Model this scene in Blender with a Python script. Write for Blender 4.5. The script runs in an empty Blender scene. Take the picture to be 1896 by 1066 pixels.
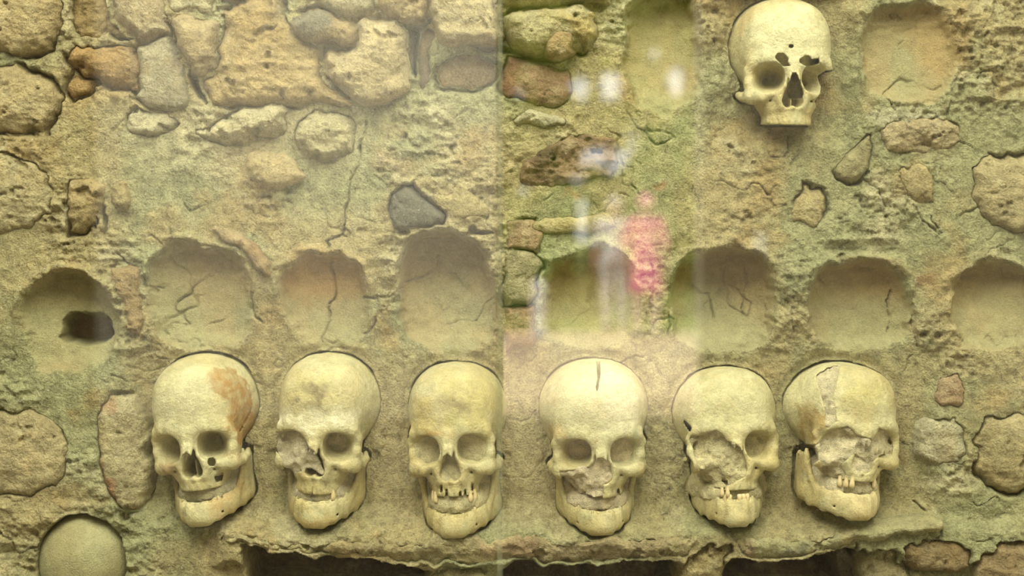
import bpy, math
import numpy as np
from mathutils import Matrix, Euler, Vector

# ------------------------------------------------------------------ camera, light, exposure
SC = bpy.context.scene
COL = SC.collection
D, F, CX, HZ, ZC = 2.6, 3900.0, 948.0, 385.0, 1.45     # camera distance to wall, focal px, principal point, eye height
cam_d = bpy.data.cameras.new('camera')
cam_d.sensor_width = 36.0
cam_d.lens = F / 1896.0 * 36.0
cam_d.shift_y = -(533.0 - HZ) / 1896.0
cam_d.clip_start = 0.05
cam_d.clip_end = 300
cam_d.dof.use_dof = True
cam_d.dof.focus_distance = D - 0.03
cam_d.dof.aperture_fstop = 4.0
cam = bpy.data.objects.new('camera', cam_d)
COL.objects.link(cam)
cam.location = (0, -D, ZC)
cam.rotation_euler = (math.pi / 2, 0, 0)
SC.camera = cam

SC.view_settings.view_transform = 'Standard'
SC.view_settings.look = 'None'
SC.view_settings.exposure = 0.0
SC.view_settings.gamma = 1.0
SC.view_settings.use_curve_mapping = False

world = bpy.data.worlds.new('hazy_sky')
SC.world = world
world.use_nodes = True
bgn = world.node_tree.nodes['Background']
bgn.inputs[0].default_value = (0.94, 0.97, 1.0, 1)
bgn.inputs[1].default_value = 7.0

sun_d = bpy.data.lights.new('sun', 'SUN')
sun_d.energy = 12.0
sun_d.angle = math.radians(0.6)
sun_d.color = (1.0, 0.93, 0.82)
sun = bpy.data.objects.new('sun', sun_d)
COL.objects.link(sun)
sun.rotation_euler = Vector((0.45, -0.42, -1.05)).to_track_quat('-Z', 'Y').to_euler()


def area(name, loc, size, power, aim, color=(1, 0.97, 0.88)):
    l = bpy.data.lights.new(name, 'AREA')
    l.shape = 'RECTANGLE'
    l.size, l.size_y = size
    l.energy = power
    l.color = color
    o = bpy.data.objects.new(name, l)
    COL.objects.link(o)
    o.location = loc
    o.rotation_euler = Vector(aim).to_track_quat('-Z', 'Y').to_euler()
    return o


area('added_top_light', (-0.2, -1.85, 3.36), (3.2, 2.1), 256, (0, 0.001, -1))  # added area lamp below the closed ceiling, soft top light on the skull wall
area('added_entrance_light', (-2.0, -10.3, 3.3), (2.6, 2.0), 430, (-0.15, -1.0, -0.75))  # added lamp aimed at the entrance wall to brighten its reflection in the glass

# ------------------------------------------------------------------ helpers
RNG = np.random.default_rng(7)
TAB = RNG.random((64, 64, 64)).astype(np.float32)


def vnoise(P, f, seed=0):
    """smooth value noise in 0..1 at points P (...,3)"""
    q = P * f + np.array([seed * 13.7, seed * 7.1, seed * 3.3])
    i = np.floor(q).astype(np.int64)
    t = (q - i).astype(np.float32)
    t = t * t * (3 - 2 * t)
    i &= 63
    j = (i + 1) & 63
    a, b, c = i[..., 0], i[..., 1], i[..., 2]
    d, e, g = j[..., 0], j[..., 1], j[..., 2]
    x, y, z = t[..., 0], t[..., 1], t[..., 2]
    l = lambda m, n, w: m + (n - m) * w
    return l(l(l(TAB[a, b, c], TAB[d, b, c], x), l(TAB[a, e, c], TAB[d, e, c], x), y),
             l(l(TAB[a, b, g], TAB[d, b, g], x), l(TAB[a, e, g], TAB[d, e, g], x), y), z)


def fbm(P, f, octv=4, gain=0.5, seed=0):
    s = 0.0
    amp, tot = 1.0, 0.0
    for o in range(octv):
        s = s + amp * (vnoise(P, f, seed + o) * 2 - 1)
        tot += amp
        amp *= gain
        f *= 2.03
    return s / tot


def ridged(P, f, octv=4, seed=0):
    s = 0.0
    amp, tot = 1.0, 0.0
    for o in range(octv):
        s = s + amp * (1 - np.abs(vnoise(P, f, seed + o) * 2 - 1) * 2)
        tot += amp
        amp *= 0.5
        f *= 2.03
    return s / tot


def sstep(a, b, x):
    t = np.clip((x - a) / (b - a), 0, 1)
    return t * t * (3 - 2 * t)


def poly_sd(U, V, poly):
    """signed distance to polygon, positive inside"""
    d = np.full(U.shape, 1e9, np.float32)
    ins = np.zeros(U.shape, bool)
    n = len(poly)
    for k in range(n):
        (x0, y0), (x1, y1) = poly[k], poly[(k + 1) % n]
        ex, ey = x1 - x0, y1 - y0
        L = ex * ex + ey * ey + 1e-9
        t = np.clip(((U - x0) * ex + (V - y0) * ey) / L, 0, 1)
        d = np.minimum(d, (U - x0 - t * ex) ** 2 + (V - y0 - t * ey) ** 2)
        if y0 != y1:
            c = (V < y0) != (V < y1)
            ins ^= c & (U < ex * (V - y0) / ey + x0)
    d = np.sqrt(d)
    return np.where(ins, d, -d)


def line_d(U, V, pts):
    d = np.full(U.shape, 1e9, np.float32)
    for (x0, y0), (x1, y1) in zip(pts[:-1], pts[1:]):
        ex, ey = x1 - x0, y1 - y0
        t = np.clip(((U - x0) * ex + (V - y0) * ey) / (ex * ex + ey * ey + 1e-9), 0, 1)
        d = np.minimum(d, (U - x0 - t * ex) ** 2 + (V - y0 - t * ey) ** 2)
    return np.sqrt(d)


def smooth_poly(poly, n=2):
    for _ in range(n):
        q = []
        for (x0, y0), (x1, y1) in zip(poly, poly[1:] + poly[:1]):
            q += [(0.75 * x0 + 0.25 * x1, 0.75 * y0 + 0.25 * y1), (0.25 * x0 + 0.75 * x1, 0.25 * y0 + 0.75 * y1)]
        poly = q
    return poly


def to_world(px, py, depth=0.0):
    t = (D - depth) / F
    return np.array([(px - CX) * t, -depth, ZC - (py - HZ) * t])


def mesh_obj(name, verts, faces, mat, parent=None, cols=None, smooth=True):
    """faces: (n,3) or (n,4) int array, or list of arrays"""
    me = bpy.data.meshes.new(name)
    fl = faces if isinstance(faces, list) else [faces]
    fl = [np.asarray(f, np.int32) for f in fl if len(f)]
    verts = np.asarray(verts, np.float32)
    me.vertices.add(len(verts))
    me.vertices.foreach_set('co', verts.ravel())
    loops = np.concatenate([f.ravel() for f in fl])
    sizes = np.concatenate([np.full(len(f), f.shape[1], np.int32) for f in fl])
    starts = np.concatenate([[0], np.cumsum(sizes)[:-1]]).astype(np.int32)
    me.loops.add(len(loops))
    me.loops.foreach_set('vertex_index', loops)
    me.polygons.add(len(sizes))
    me.polygons.foreach_set('loop_start', starts)
    me.polygons.foreach_set('loop_total', sizes)
    me.polygons.foreach_set('use_smooth', np.full(len(sizes), smooth, bool))
    if cols is not None:
        a = me.color_attributes.new('Col', 'FLOAT_COLOR', 'POINT')
        c = np.ones((len(verts), 4), np.float32)
        c[:, :3] = cols
        a.data.foreach_set('color', c.ravel())
    me.update(calc_edges=True)
    me.materials.append(mat)
    o = bpy.data.objects.new(name, me)
    COL.objects.link(o)
    if parent:
        o.parent = parent
    return o


def compact(verts, faces, *attrs):
    used = np.unique(faces)
    m = np.full(len(verts), -1, np.int64)
    m[used] = np.arange(len(used))
    return (verts[used], m[faces]) + tuple(a[used] for a in attrs)


def grid_faces(nu, nv):
    i = np.arange(nu * nv).reshape(nv, nu)
    return np.stack([i[:-1, :-1], i[1:, :-1], i[1:, 1:], i[:-1, 1:]], -1).reshape(-1, 4)


def empty(name, loc=(0, 0, 0)):
    o = bpy.data.objects.new(name, None)
    COL.objects.link(o)
    o.location = loc
    o.empty_display_size = 0.05
    return o


def tag(o, label=None, cat=None, group=None, kind=None):
    for k, v in (('label', label), ('category', cat), ('group', group), ('kind', kind)):
        if v:
            o[k] = v
    return o


def box(name, lo, hi, mat, parent=None):
    lo, hi = np.array(lo, float), np.array(hi, float)
    v = np.array([[(lo, hi)[i][0], (lo, hi)[j][1], (lo, hi)[k][2]] for i in (0, 1) for j in (0, 1) for k in (0, 1)])
    f = [[0, 1, 3, 2], [4, 6, 7, 5], [0, 4, 5, 1], [2, 3, 7, 6], [0, 2, 6, 4], [1, 5, 7, 3]]
    return mesh_obj(name, v, np.array(f), mat, parent, smooth=False)


# ------------------------------------------------------------------ materials
def nodes(name):
    m = bpy.data.materials.new(name)
    m.use_nodes = True
    nt = m.node_tree
    b = nt.nodes['Principled BSDF']
    return m, nt, b


def N(nt, kind, **kw):
    n = nt.nodes.new(kind)
    for k, v in kw.items():
        if k.startswith('in_'):
            n.inputs[k[3:].replace('_', ' ')].default_value = v
        else:
            setattr(n, k, v)
    return n


def mineral(name, rough=0.9, spec=0.2, var=0.35, f1=60, f2=420, bump=0.5, dist=0.0012, speck=0.0, grit=0.0, color=None, speck_col=(0.62, 0.58, 0.42, 1)):
    m, nt, b = nodes(name)
    L = nt.links.new
    tc = N(nt, 'ShaderNodeTexCoord')
    n1 = N(nt, 'ShaderNodeTexNoise', in_Scale=f1, in_Detail=6.0, in_Roughness=0.62)
    n2 = N(nt, 'ShaderNodeTexNoise', in_Scale=f2, in_Detail=4.0, in_Roughness=0.65)
    L(tc.outputs['Object'], n1.inputs['Vector'])
    L(tc.outputs['Object'], n2.inputs['Vector'])
    if color is None:
        src = N(nt, 'ShaderNodeVertexColor', layer_name='Col').outputs['Color']
    else:
        src = N(nt, 'ShaderNodeRGB')
        src.outputs[0].default_value = (*color, 1)
        src = src.outputs[0]
    add = N(nt, 'ShaderNodeMath', operation='ADD')
    L(n1.outputs['Fac'], add.inputs[0])
    L(n2.outputs['Fac'], add.inputs[1])
    mr = N(nt, 'ShaderNodeMapRange')
    mr.inputs['From Min'].default_value = 0.7
    mr.inputs['From Max'].default_value = 1.3
    mr.inputs['To Min'].default_value = 1 - var
    mr.inputs['To Max'].default_value = 1 + var
    L(add.outputs[0], mr.inputs['Value'])
    mul = N(nt, 'ShaderNodeVectorMath', operation='SCALE')
    L(src, mul.inputs[0])
    L(mr.outputs[0], mul.inputs['Scale'])
    out = mul.outputs[0]
    if speck > 0:
        n3 = N(nt, 'ShaderNodeTexNoise', in_Scale=260.0, in_Detail=2.0)
        L(tc.outputs['Object'], n3.inputs['Vector'])
        r = N(nt, 'ShaderNodeMapRange')
        r.inputs['From Min'].default_value = 0.66
        r.inputs['From Max'].default_value = 0.74
        r.inputs['To Max'].default_value = speck
        L(n3.outputs['Fac'], r.inputs['Value'])
        mx = N(nt, 'ShaderNodeMix', data_type='RGBA')
        L(r.outputs[0], mx.inputs['Factor'])
        L(out, mx.inputs['A'])
        mx.inputs['B'].default_value = speck_col
        out = mx.outputs['Result']
    if grit > 0:
        n4 = N(nt, 'ShaderNodeTexNoise', in_Scale=170.0, in_Detail=5.0, in_Roughness=0.7)
        mp = N(nt, 'ShaderNodeMapping')
        mp.inputs['Location'].default_value = (3.1, 1.7, 0.4)
        mp.inputs['Scale'].default_value = (0.8, 1.0, 1.35)
        L(tc.outputs['Object'], mp.inputs['Vector'])
        L(mp.outputs[0], n4.inputs['Vector'])
        r4 = N(nt, 'ShaderNodeMapRange')
        r4.inputs['From Min'].default_value = 0.56
        r4.inputs['From Max'].default_value = 0.70
        r4.inputs['To Min'].default_value = 1.0
        r4.inputs['To Max'].default_value = 1.0 - grit
        L(n4.outputs['Fac'], r4.inputs['Value'])
        m4 = N(nt, 'ShaderNodeVectorMath', operation='SCALE')
        L(out, m4.inputs[0])
        L(r4.outputs[0], m4.inputs['Scale'])
        out = m4.outputs[0]
    L(out, b.inputs['Base Color'])
    b.inputs['Roughness'].default_value = rough
    b.inputs['Specular IOR Level'].default_value = spec
    if bump > 0:
        bp = N(nt, 'ShaderNodeBump', in_Strength=bump, in_Distance=dist)
        L(add.outputs[0], bp.inputs['Height'])
        L(bp.outputs[0], b.inputs['Normal'])
    return m


M_MORTAR = mineral('lime_mortar', var=0.48, f1=80, f2=400, bump=1.0, dist=0.0042, speck=0.65, grit=0.45)
M_NICHE = mineral('smoothed_mortar', var=0.22, f1=60, f2=480, bump=0.9, dist=0.0022, speck=0.25, grit=0.22)
M_STONE = mineral('rubble_stone', var=0.40, f1=60, f2=380, bump=1.0, dist=0.0042, speck=0.35, grit=0.4)
M_FILL = mineral('coarse_fill_mortar', var=0.34, f1=120, f2=700, bump=1.0, dist=0.0036, speck=0.6, grit=0.4, speck_col=(0.66, 0.62, 0.5, 1))
M_BONE = mineral('old_bone', rough=0.55, spec=0.35, var=0.24, f1=70, f2=380, bump=0.8, dist=0.0018, grit=0.14)
M_TOOTH = mineral('tooth_enamel', rough=0.4, spec=0.45, var=0.12, f1=200, f2=600, bump=0.1, dist=0.0003, color=(0.62, 0.50, 0.26))
M_PLASTER = mineral('white_plaster', var=0.05, f1=3, f2=40, bump=0.1, dist=0.002, color=(0.78, 0.74, 0.62))
M_DARKWOOD = mineral('dark_timber', rough=0.6, var=0.3, f1=6, f2=60, bump=0.1, dist=0.002, color=(0.05, 0.035, 0.022))
M_FLOOR = mineral('flagstone', rough=0.8, var=0.15, f1=4, f2=60, bump=0.1, dist=0.002, color=(0.20, 0.17, 0.12))
M_GROUND = mineral('sunlit_paving', var=0.1, f1=2, f2=40, bump=0.1, dist=0.004, color=(0.60, 0.46, 0.31))
M_GRASS = mineral('lawn', var=0.3, f1=3, f2=60, bump=0.3, dist=0.02, color=(0.16, 0.22, 0.05))


def plain(name, color, rough=0.7, spec=0.3):
    return mineral(name, rough=rough, spec=spec, var=0.12, f1=20, f2=200, bump=0.05, dist=0.001, color=color)


def pane_material():
    m, nt, b = nodes('clear_glass')
    nt.nodes.remove(b)
    L = nt.links.new
    geo = N(nt, 'ShaderNodeNewGeometry')
    dot = N(nt, 'ShaderNodeVectorMath', operation='DOT_PRODUCT')
    L(geo.outputs['Normal'], dot.inputs[0])
    L(geo.outputs['Incoming'], dot.inputs[1])
    ab = N(nt, 'ShaderNodeMath', operation='ABSOLUTE')
    L(dot.outputs['Value'], ab.inputs[0])
    om = N(nt, 'ShaderNodeMath', operation='SUBTRACT')
    om.inputs[0].default_value = 1.0
    L(ab.outputs[0], om.inputs[1])
    pw = N(nt, 'ShaderNodeMath', operation='POWER')
    pw.inputs[1].default_value = 5.0
    L(om.outputs[0], pw.inputs[0])
    ma = N(nt, 'ShaderNodeMath', operation='MULTIPLY_ADD')       # Schlick reflectance of glass
    ma.inputs[1].default_value = 0.955
    ma.inputs[2].default_value = 0.045
    L(pw.outputs[0], ma.inputs[0])
    tr = N(nt, 'ShaderNodeBsdfTransparent')
    tr.inputs[0].default_value = (0.985, 0.995, 0.975, 1)
    gl = N(nt, 'ShaderNodeBsdfGlossy')
    gl.inputs['Roughness'].default_value = 0.0
    mix = N(nt, 'ShaderNodeMixShader')
    L(ma.outputs[0], mix.inputs[0])
    L(tr.outputs[0], mix.inputs[1])
    L(gl.outputs[0], mix.inputs[2])
    L(mix.outputs[0], nt.nodes['Material Output'].inputs['Surface'])
    return m


M_GLASS = pane_material()

# ------------------------------------------------------------------ colours (linear albedo)
TAN = np.array((0.40, 0.335, 0.165))
GREEN = np.array((0.335, 0.325, 0.165))
PALE = np.array((0.52, 0.465, 0.27))
OCHRE = np.array((0.40, 0.265, 0.105))
RUST = np.array((0.30, 0.155, 0.075))
BROWN = np.array((0.175, 0.105, 0.055))
GREY = np.array((0.25, 0.24, 0.155))
DGREY = np.array((0.13, 0.125, 0.085))
YELLOW = np.array((0.50, 0.40, 0.13))

# ------------------------------------------------------------------ what the wall is made of (photo pixel outlines)
# each stone: outline, front depth mm, bulge mm, edge px, roughness mm, colour, gap
STONES = [
    ('rubble_stone', [(120, 84), (190, 80), (238, 82), (262, 100), (258, 140), (245, 162), (215, 168), (180, 145), (165, 130), (120, 118)], 2, 10, 14, 4, (0.36, 0.235, 0.095), 1),
    ('rubble_stone', [(120, 128), (160, 136), (172, 160), (158, 178), (120, 182)], -4, 6, 12, 4, OCHRE * 0.95, 1),
    ('rubble_stone', [(210, -40), (307, -40), (313, 20), (300, 47), (310, 71), (276, 81), (265, 81), (253, 61), (229, 47), (212, 30)], 18, 12, 18, 4, (0.43, 0.345, 0.19), 1),
    ('rubble_stone', [(120, -40), (203, -40), (208, 30), (228, 50), (250, 66), (235, 70), (190, 66), (120, 74)], -10, 6, 12, 5, (0.34, 0.25, 0.11), 0),
    ('rubble_stone', [(310, 37), (337, 24), (364, 30), (400, 32), (408, 68), (405, 101), (398, 122), (371, 134), (354, 128), (337, 105), (328, 74)], 24, 10, 16, 4, (0.44, 0.35, 0.185), 1),
    ('rubble_stone', [(266, 84), (308, 77), (328, 95), (338, 118), (350, 150), (356, 184), (344, 196), (297, 192), (254, 184), (252, 169), (261, 118)], 12, 7, 9, 2, (0.36, 0.32, 0.195), 1),
    ('rubble_stone', [(316, -40), (404, -40), (404, 26), (364, 24), (338, 18), (318, 24)], 6, 6, 12, 5, PALE * 0.92, 0),
    ('rubble_stone', [(412, 8), (470, -4), (535, 6), (540, 50), (588, 86), (586, 110), (600, 150), (640, 175), (662, 196), (600, 192), (500, 196), (430, 202), (388, 192), (380, 138), (400, 128), (411, 60)], 14, 14, 18, 9, (0.43, 0.325, 0.145), 1),
    ('rubble_stone', [(410, -40), (560, -40), (546, 0), (470, -10), (412, 2)], 10, 8, 10, 6, (0.42, 0.33, 0.16), 1),
    ('rubble_stone', [(538, 45), (552, 26), (600, 20), (650, 42), (654, 70), (640, 91), (600, 83), (560, 70)], 26, 12, 12, 6, (0.36, 0.27, 0.125), 1),
    ('rubble_stone', [(562, -40), (690, -40), (700, 10), (668, 22), (650, 36), (604, 16), (566, 14)], 16, 9, 14, 7, PALE * 0.9, 0),
    ('rubble_stone', [(658, 30), (700, 34), (742, 42), (750, 90), (752, 140), (762, 165), (740, 182), (690, 196), (664, 190), (640, 165), (602, 132), (588, 100), (640, 96), (656, 76)], 26, 14, 18, 8, (0.47, 0.38, 0.20), 1),
    ('rubble_stone', [(696, -40), (796, -40), (792, 33), (745, 37), (710, 30)], 28, 8, 9, 5, (0.42, 0.32, 0.15), 1),
    ('rubble_stone', [(773, 54), (797, 52), (803, 90), (800, 165), (790, 176), (774, 150), (770, 100)], -10, 4, 6, 3, (0.20, 0.155, 0.10), 1),
    ('rubble_stone', [(800, -40), (842, -40), (880, -30), (917, 10), (930, 80), (885, 77), (842, 85), (822, 80), (802, 61), (797, 20)], 34, 14, 16, 8, (0.45, 0.37, 0.19), 1),
    ('rubble_stone', [(932, 18), (998, 12), (1099, 8), (1114, 66), (1088, 98), (1062, 92), (1018, 94), (991, 96), (964, 98), (938, 76)], 28, 18, 24, 9, (0.43, 0.375, 0.205), 1),
    ('rubble_stone', [(1016, 62), (1040, 50), (1062, 88), (1056, 104), (1026, 110), (1010, 92)], 36, 6, 8, 4, (0.34, 0.24, 0.12), 0),
    ('rubble_stone', [(890, -40), (1150, -40), (1138, 0), (1100, 4), (998, 8), (930, 14)], 20, 10, 16, 7, (0.46, 0.42, 0.24), 0),
    ('rubble_stone', [(930, 104), (950, 106), (1032, 120), (1053, 134), (1057, 189), (1017, 206), (974, 195), (930, 184)], 4, 10, 12, 5, (0.29, 0.185, 0.105), 1),
    ('rubble_stone', [(808, 100), (912, 102), (922, 150), (882, 166), (810, 168)], -14, 6, 9, 3, (0.35, 0.265, 0.15), 1),
    ('porous_stone', [(998, 280), (1038, 256), (1086, 252), (1140, 258), (1148, 287), (1142, 324), (1096, 340), (998, 350), (962, 342), (966, 312)], 2, 5, 12, 15, (0.27, 0.18, 0.10), 0),
    ('slate_stone', [(735, 345), (752, 342), (790, 365), (826, 405), (800, 413), (760, 422), (746, 434), (732, 412), (730, 370)], 14, 6, 8, 3, (0.15, 0.14, 0.10), 1),
    ('rubble_stone', [(797, 360), (830, 345), (880, 350), (907, 385), (895, 405), (832, 402)], 2, 4, 7, 2, (0.41, 0.34, 0.155), 0),
    ('rubble_stone', [(975, 405), (1110, 388), (1140, 400), (1140, 432), (1010, 440), (985, 430)], 2, 4, 8, 2, (0.42, 0.345, 0.155), 0),
    ('brick', [(936, 473), (984, 477), (992, 490), (988, 546), (974, 561), (941, 562), (936, 530)], 8, 3, 5, 2.5, (0.32, 0.275, 0.15), 1),
    ('brick', [(936, 408), (984, 405), (999, 440), (994, 472), (940, 466), (934, 440)], 6, 3, 6, 4, (0.36, 0.25, 0.135), 1),
    ('brick', [(938, 572), (986, 570), (990, 610), (984, 640), (944, 644)], 0, 3, 8, 5, (0.32, 0.20, 0.115), 0),
    ('brick', [(398, 418), (420, 424), (486, 465), (505, 492), (496, 503), (470, 489), (416, 444)], 10, 3, 6, 4, (0.34, 0.235, 0.115), 1),
    ('porous_brick', [(207, 499), (259, 497), (260, 530), (256, 570), (258, 620), (236, 610), (232, 556), (214, 532)], 4, 3, 6, 7, (0.33, 0.24, 0.115), 0),
    ('flaking_stone', [(190, 728), (226, 718), (262, 735), (272, 800), (282, 870), (272, 930), (232, 952), (206, 936), (182, 860), (178, 780)], 4, 8, 14, 4, (0.40, 0.345, 0.185), 1),
    ('rubble_stone', [(1541, 321), (1578, 263), (1612, 247), (1627, 270), (1619, 304), (1602, 334), (1572, 328)], 4, 7, 12, 3, (0.335, 0.30, 0.15), 1),
    ('rubble_stone', [(1650, 312), (1690, 299), (1732, 310), (1742, 372), (1700, 386), (1665, 355)], 4, 6, 12, 3, (0.42, 0.34, 0.165), 0),
    ('rubble_stone', [(1476, 354), (1525, 356), (1527, 408), (1500, 425), (1462, 405)], 0, 4, 6, 2, (0.39, 0.32, 0.15), 1),
    ('rubble_stone', [(1625, 236), (1690, 220), (1780, 214), (1780, 280), (1700, 288), (1640, 282)], 6, 8, 12, 9, (0.42, 0.34, 0.185), 0),
    ('rubble_stone', [(385, 222), (470, 190), (520, 177), (546, 196), (534, 240), (500, 268), (400, 276), (330, 246)], 8, 14, 30, 15, (0.50, 0.44, 0.25), 0),
    ('rubble_stone', [(556, 204), (620, 192), (668, 226), (662, 280), (640, 308), (566, 300), (534, 262)], 7, 14, 28, 14, (0.47, 0.415, 0.225), 0),
    ('rubble_stone', [(450, 292), (500, 280), (560, 300), (572, 330), (522, 352), (462, 346)], 12, 9, 14, 4, (0.46, 0.37, 0.185), 0),
    ('rubble_stone', [(232, 196), (300, 190), (330, 215), (326, 240), (270, 252), (236, 240)], 3, 9, 24, 11, (0.46, 0.41, 0.24), 0),
    ('rubble_stone', [(120, 330), (170, 322), (200, 352), (186, 392), (160, 424), (120, 430)], 8, 8, 14, 9, (0.38, 0.295, 0.14), 1),
    ('rubble_stone', [(206, 340), (238, 330), (250, 372), (236, 392), (206, 384)], 4, 6, 12, 7, (0.36, 0.29, 0.13), 0),
    ('rubble_stone', [(1690, 776), (1722, 768), (1790, 772), (1790, 860), (1712, 858), (1694, 826)], 2, 6, 12, 4, (0.46, 0.42, 0.26), 0),
    ('rubble_stone', [(1726, 690), (1790, 690), (1790, 752), (1728, 748)], 0, 5, 10, 5, (0.38, 0.27, 0.15), 1),
    ('rubble_stone', [(945, 212), (1020, 210), (1056, 226), (1040, 246), (962, 244)], 2, 5, 12, 5, (0.45, 0.41, 0.25), 0),
    ('ledge_slab', [(415, 997), (440, 987), (600, 996), (760, 990), (920, 992), (1100, 990), (1240, 985), (1296, 998), (1272, 1030), (1150, 1043), (920, 1041), (800, 1040), (760, 1038), (680, 1032), (600, 1025), (540, 1015), (470, 1012)], 26, 8, 10, 7, (0.40, 0.345, 0.175), 0),
    ('ledge_slab', [(1352, 1014), (1400, 984), (1500, 990), (1700, 962), (1738, 950), (1740, 984), (1700, 994), (1610, 1002), (1540, 1015), (1480, 1030), (1420, 1034), (1370, 1028)], 26, 9, 12, 6, (0.40, 0.37, 0.19), 0),
    ('rubble_stone', [(786, 1044), (918, 1046), (924, 1110), (790, 1110)], 8, 6, 10, 5, (0.37, 0.33, 0.165), 0),
    ('rubble_stone', [(1270, 1010), (1340, 1000), (1366, 1020), (1340, 1045), (1332, 1110), (1262, 1110), (1250, 1045)], 14, 8, 14, 10, (0.36, 0.29, 0.13), 0),
    ('rubble_stone', [(1652, 1010), (1700, 1000), (1790, 1004), (1790, 1062), (1700, 1058), (1668, 1036)], 2, 6, 10, 5, (0.26, 0.19, 0.09), 1),
    ('rubble_stone', [(1604, 1006), (1650, 1012), (1664, 1040), (1690, 1062), (1700, 1110), (1600, 1110)], 0, 6, 10, 5, (0.37, 0.32, 0.165), 1),
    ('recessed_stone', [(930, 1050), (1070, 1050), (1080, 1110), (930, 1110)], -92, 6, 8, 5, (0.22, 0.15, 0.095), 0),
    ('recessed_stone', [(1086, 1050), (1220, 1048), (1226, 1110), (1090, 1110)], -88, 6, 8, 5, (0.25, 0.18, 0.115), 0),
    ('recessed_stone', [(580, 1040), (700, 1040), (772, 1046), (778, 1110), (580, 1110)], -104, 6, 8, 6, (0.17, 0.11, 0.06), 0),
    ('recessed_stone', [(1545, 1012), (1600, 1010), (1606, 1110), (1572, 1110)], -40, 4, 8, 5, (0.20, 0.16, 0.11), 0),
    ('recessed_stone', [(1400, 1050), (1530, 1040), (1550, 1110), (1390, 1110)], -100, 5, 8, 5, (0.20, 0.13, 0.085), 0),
    # beyond the photograph's edges the same masonry goes on
    ('rubble_stone', [(-60, -30), (40, -40), (112, -20), (112, 80), (60, 110), (-60, 100)], 12, 12, 18, 7, (0.43, 0.34, 0.17), 1),
    ('rubble_stone', [(-60, 130), (50, 124), (108, 150), (100, 240), (20, 262), (-60, 250)], 10, 12, 18, 7, (0.40, 0.32, 0.16), 1),
    ('rubble_stone', [(-60, 290), (40, 286), (104, 330), (96, 420), (-60, 440)], 8, 10, 16, 6, (0.42, 0.36, 0.19), 0),
    ('rubble_stone', [(-60, 760), (30, 750), (110, 770), (130, 850), (90, 920), (-60, 930)], 6, 10, 16, 5, (0.40, 0.33, 0.17), 1),
    ('rubble_stone', [(1800, 300), (1900, 286), (1970, 300), (1970, 420), (1850, 430), (1796, 380)], 8, 10, 16, 5, (0.42, 0.35, 0.18), 1),
    ('rubble_stone', [(1800, 780), (1880, 760), (1970, 770), (1970, 900), (1830, 910), (1800, 860)], 6, 10, 16, 5, (0.41, 0.34, 0.17), 1),
    ('rubble_stone', [(1800, 1000), (1970, 990), (1970, 1110), (1800, 1110)], 4, 8, 12, 5, (0.30, 0.22, 0.11), 1),
]

# niches: outline, depth mm, edge px, tint at the top
NICHES = [
    ([(268, 560), (274, 500), (300, 462), (345, 448), (390, 452), (432, 474), (460, 510), (468, 560), (462, 610), (430, 645), (370, 655), (310, 645), (280, 610)], 34, 16, 0.25),
    ([(512, 560), (520, 505), (548, 474), (590, 462), (640, 474), (680, 502), (690, 560), (684, 612), (650, 645), (600, 655), (545, 640)], 30, 16, 0.75),
    ([(729, 545), (736, 482), (762, 440), (800, 424), (850, 424), (890, 446), (916, 486), (925, 545), (920, 610), (890, 652), (830, 664), (770, 650), (740, 610)], 62, 15, 0.55),
    ([(1003, 560), (1008, 505), (1034, 478), (1080, 464), (1130, 462), (1160, 478), (1182, 510), (1188, 560), (1180, 620), (1130, 655), (1060, 655), (1014, 625)], 42, 13, 0.45),
    ([(1243, 560), (1250, 508), (1274, 474), (1310, 452), (1362, 446), (1408, 466), (1432, 500), (1438, 560), (1432, 620), (1400, 655), (1320, 660), (1262, 640)], 62, 15, 0.5),
    ([(1494, 560), (1502, 514), (1530, 486), (1576, 480), (1640, 484), (1672, 500), (1690, 545), (1692, 600), (1670, 645), (1600, 660), (1530, 645), (1500, 610)], 36, 15, 0.4),
    ([(1586, 110), (1588, 50), (1606, 20), (1640, 4), (1700, 2), (1750, 20), (1775, 70), (1776, 130), (1750, 185), (1700, 204), (1650, 205), (1610, 180)], 22, 18, 0.2),
    ([(30, 600), (44, 540), (80, 506), (140, 498), (180, 514), (212, 552), (224, 600), (214, 650), (180, 690), (120, 700), (60, 680)], 34, 16, 0.1),
    ([(1150, 90), (1156, 30), (1180, 0), (1210, -30), (1270, -30), (1296, 10), (1306, 90), (1296, 170), (1262, 215), (1210, 222), (1170, 190), (1155, 150)], 40, 14, 0.1),
    ([(1752, 600), (1754, 530), (1790, 490), (1850, 480), (1910, 500), (1935, 560), (1930, 630), (1880, 660), (1790, 655)], 36, 15, 0.4),
]
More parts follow.
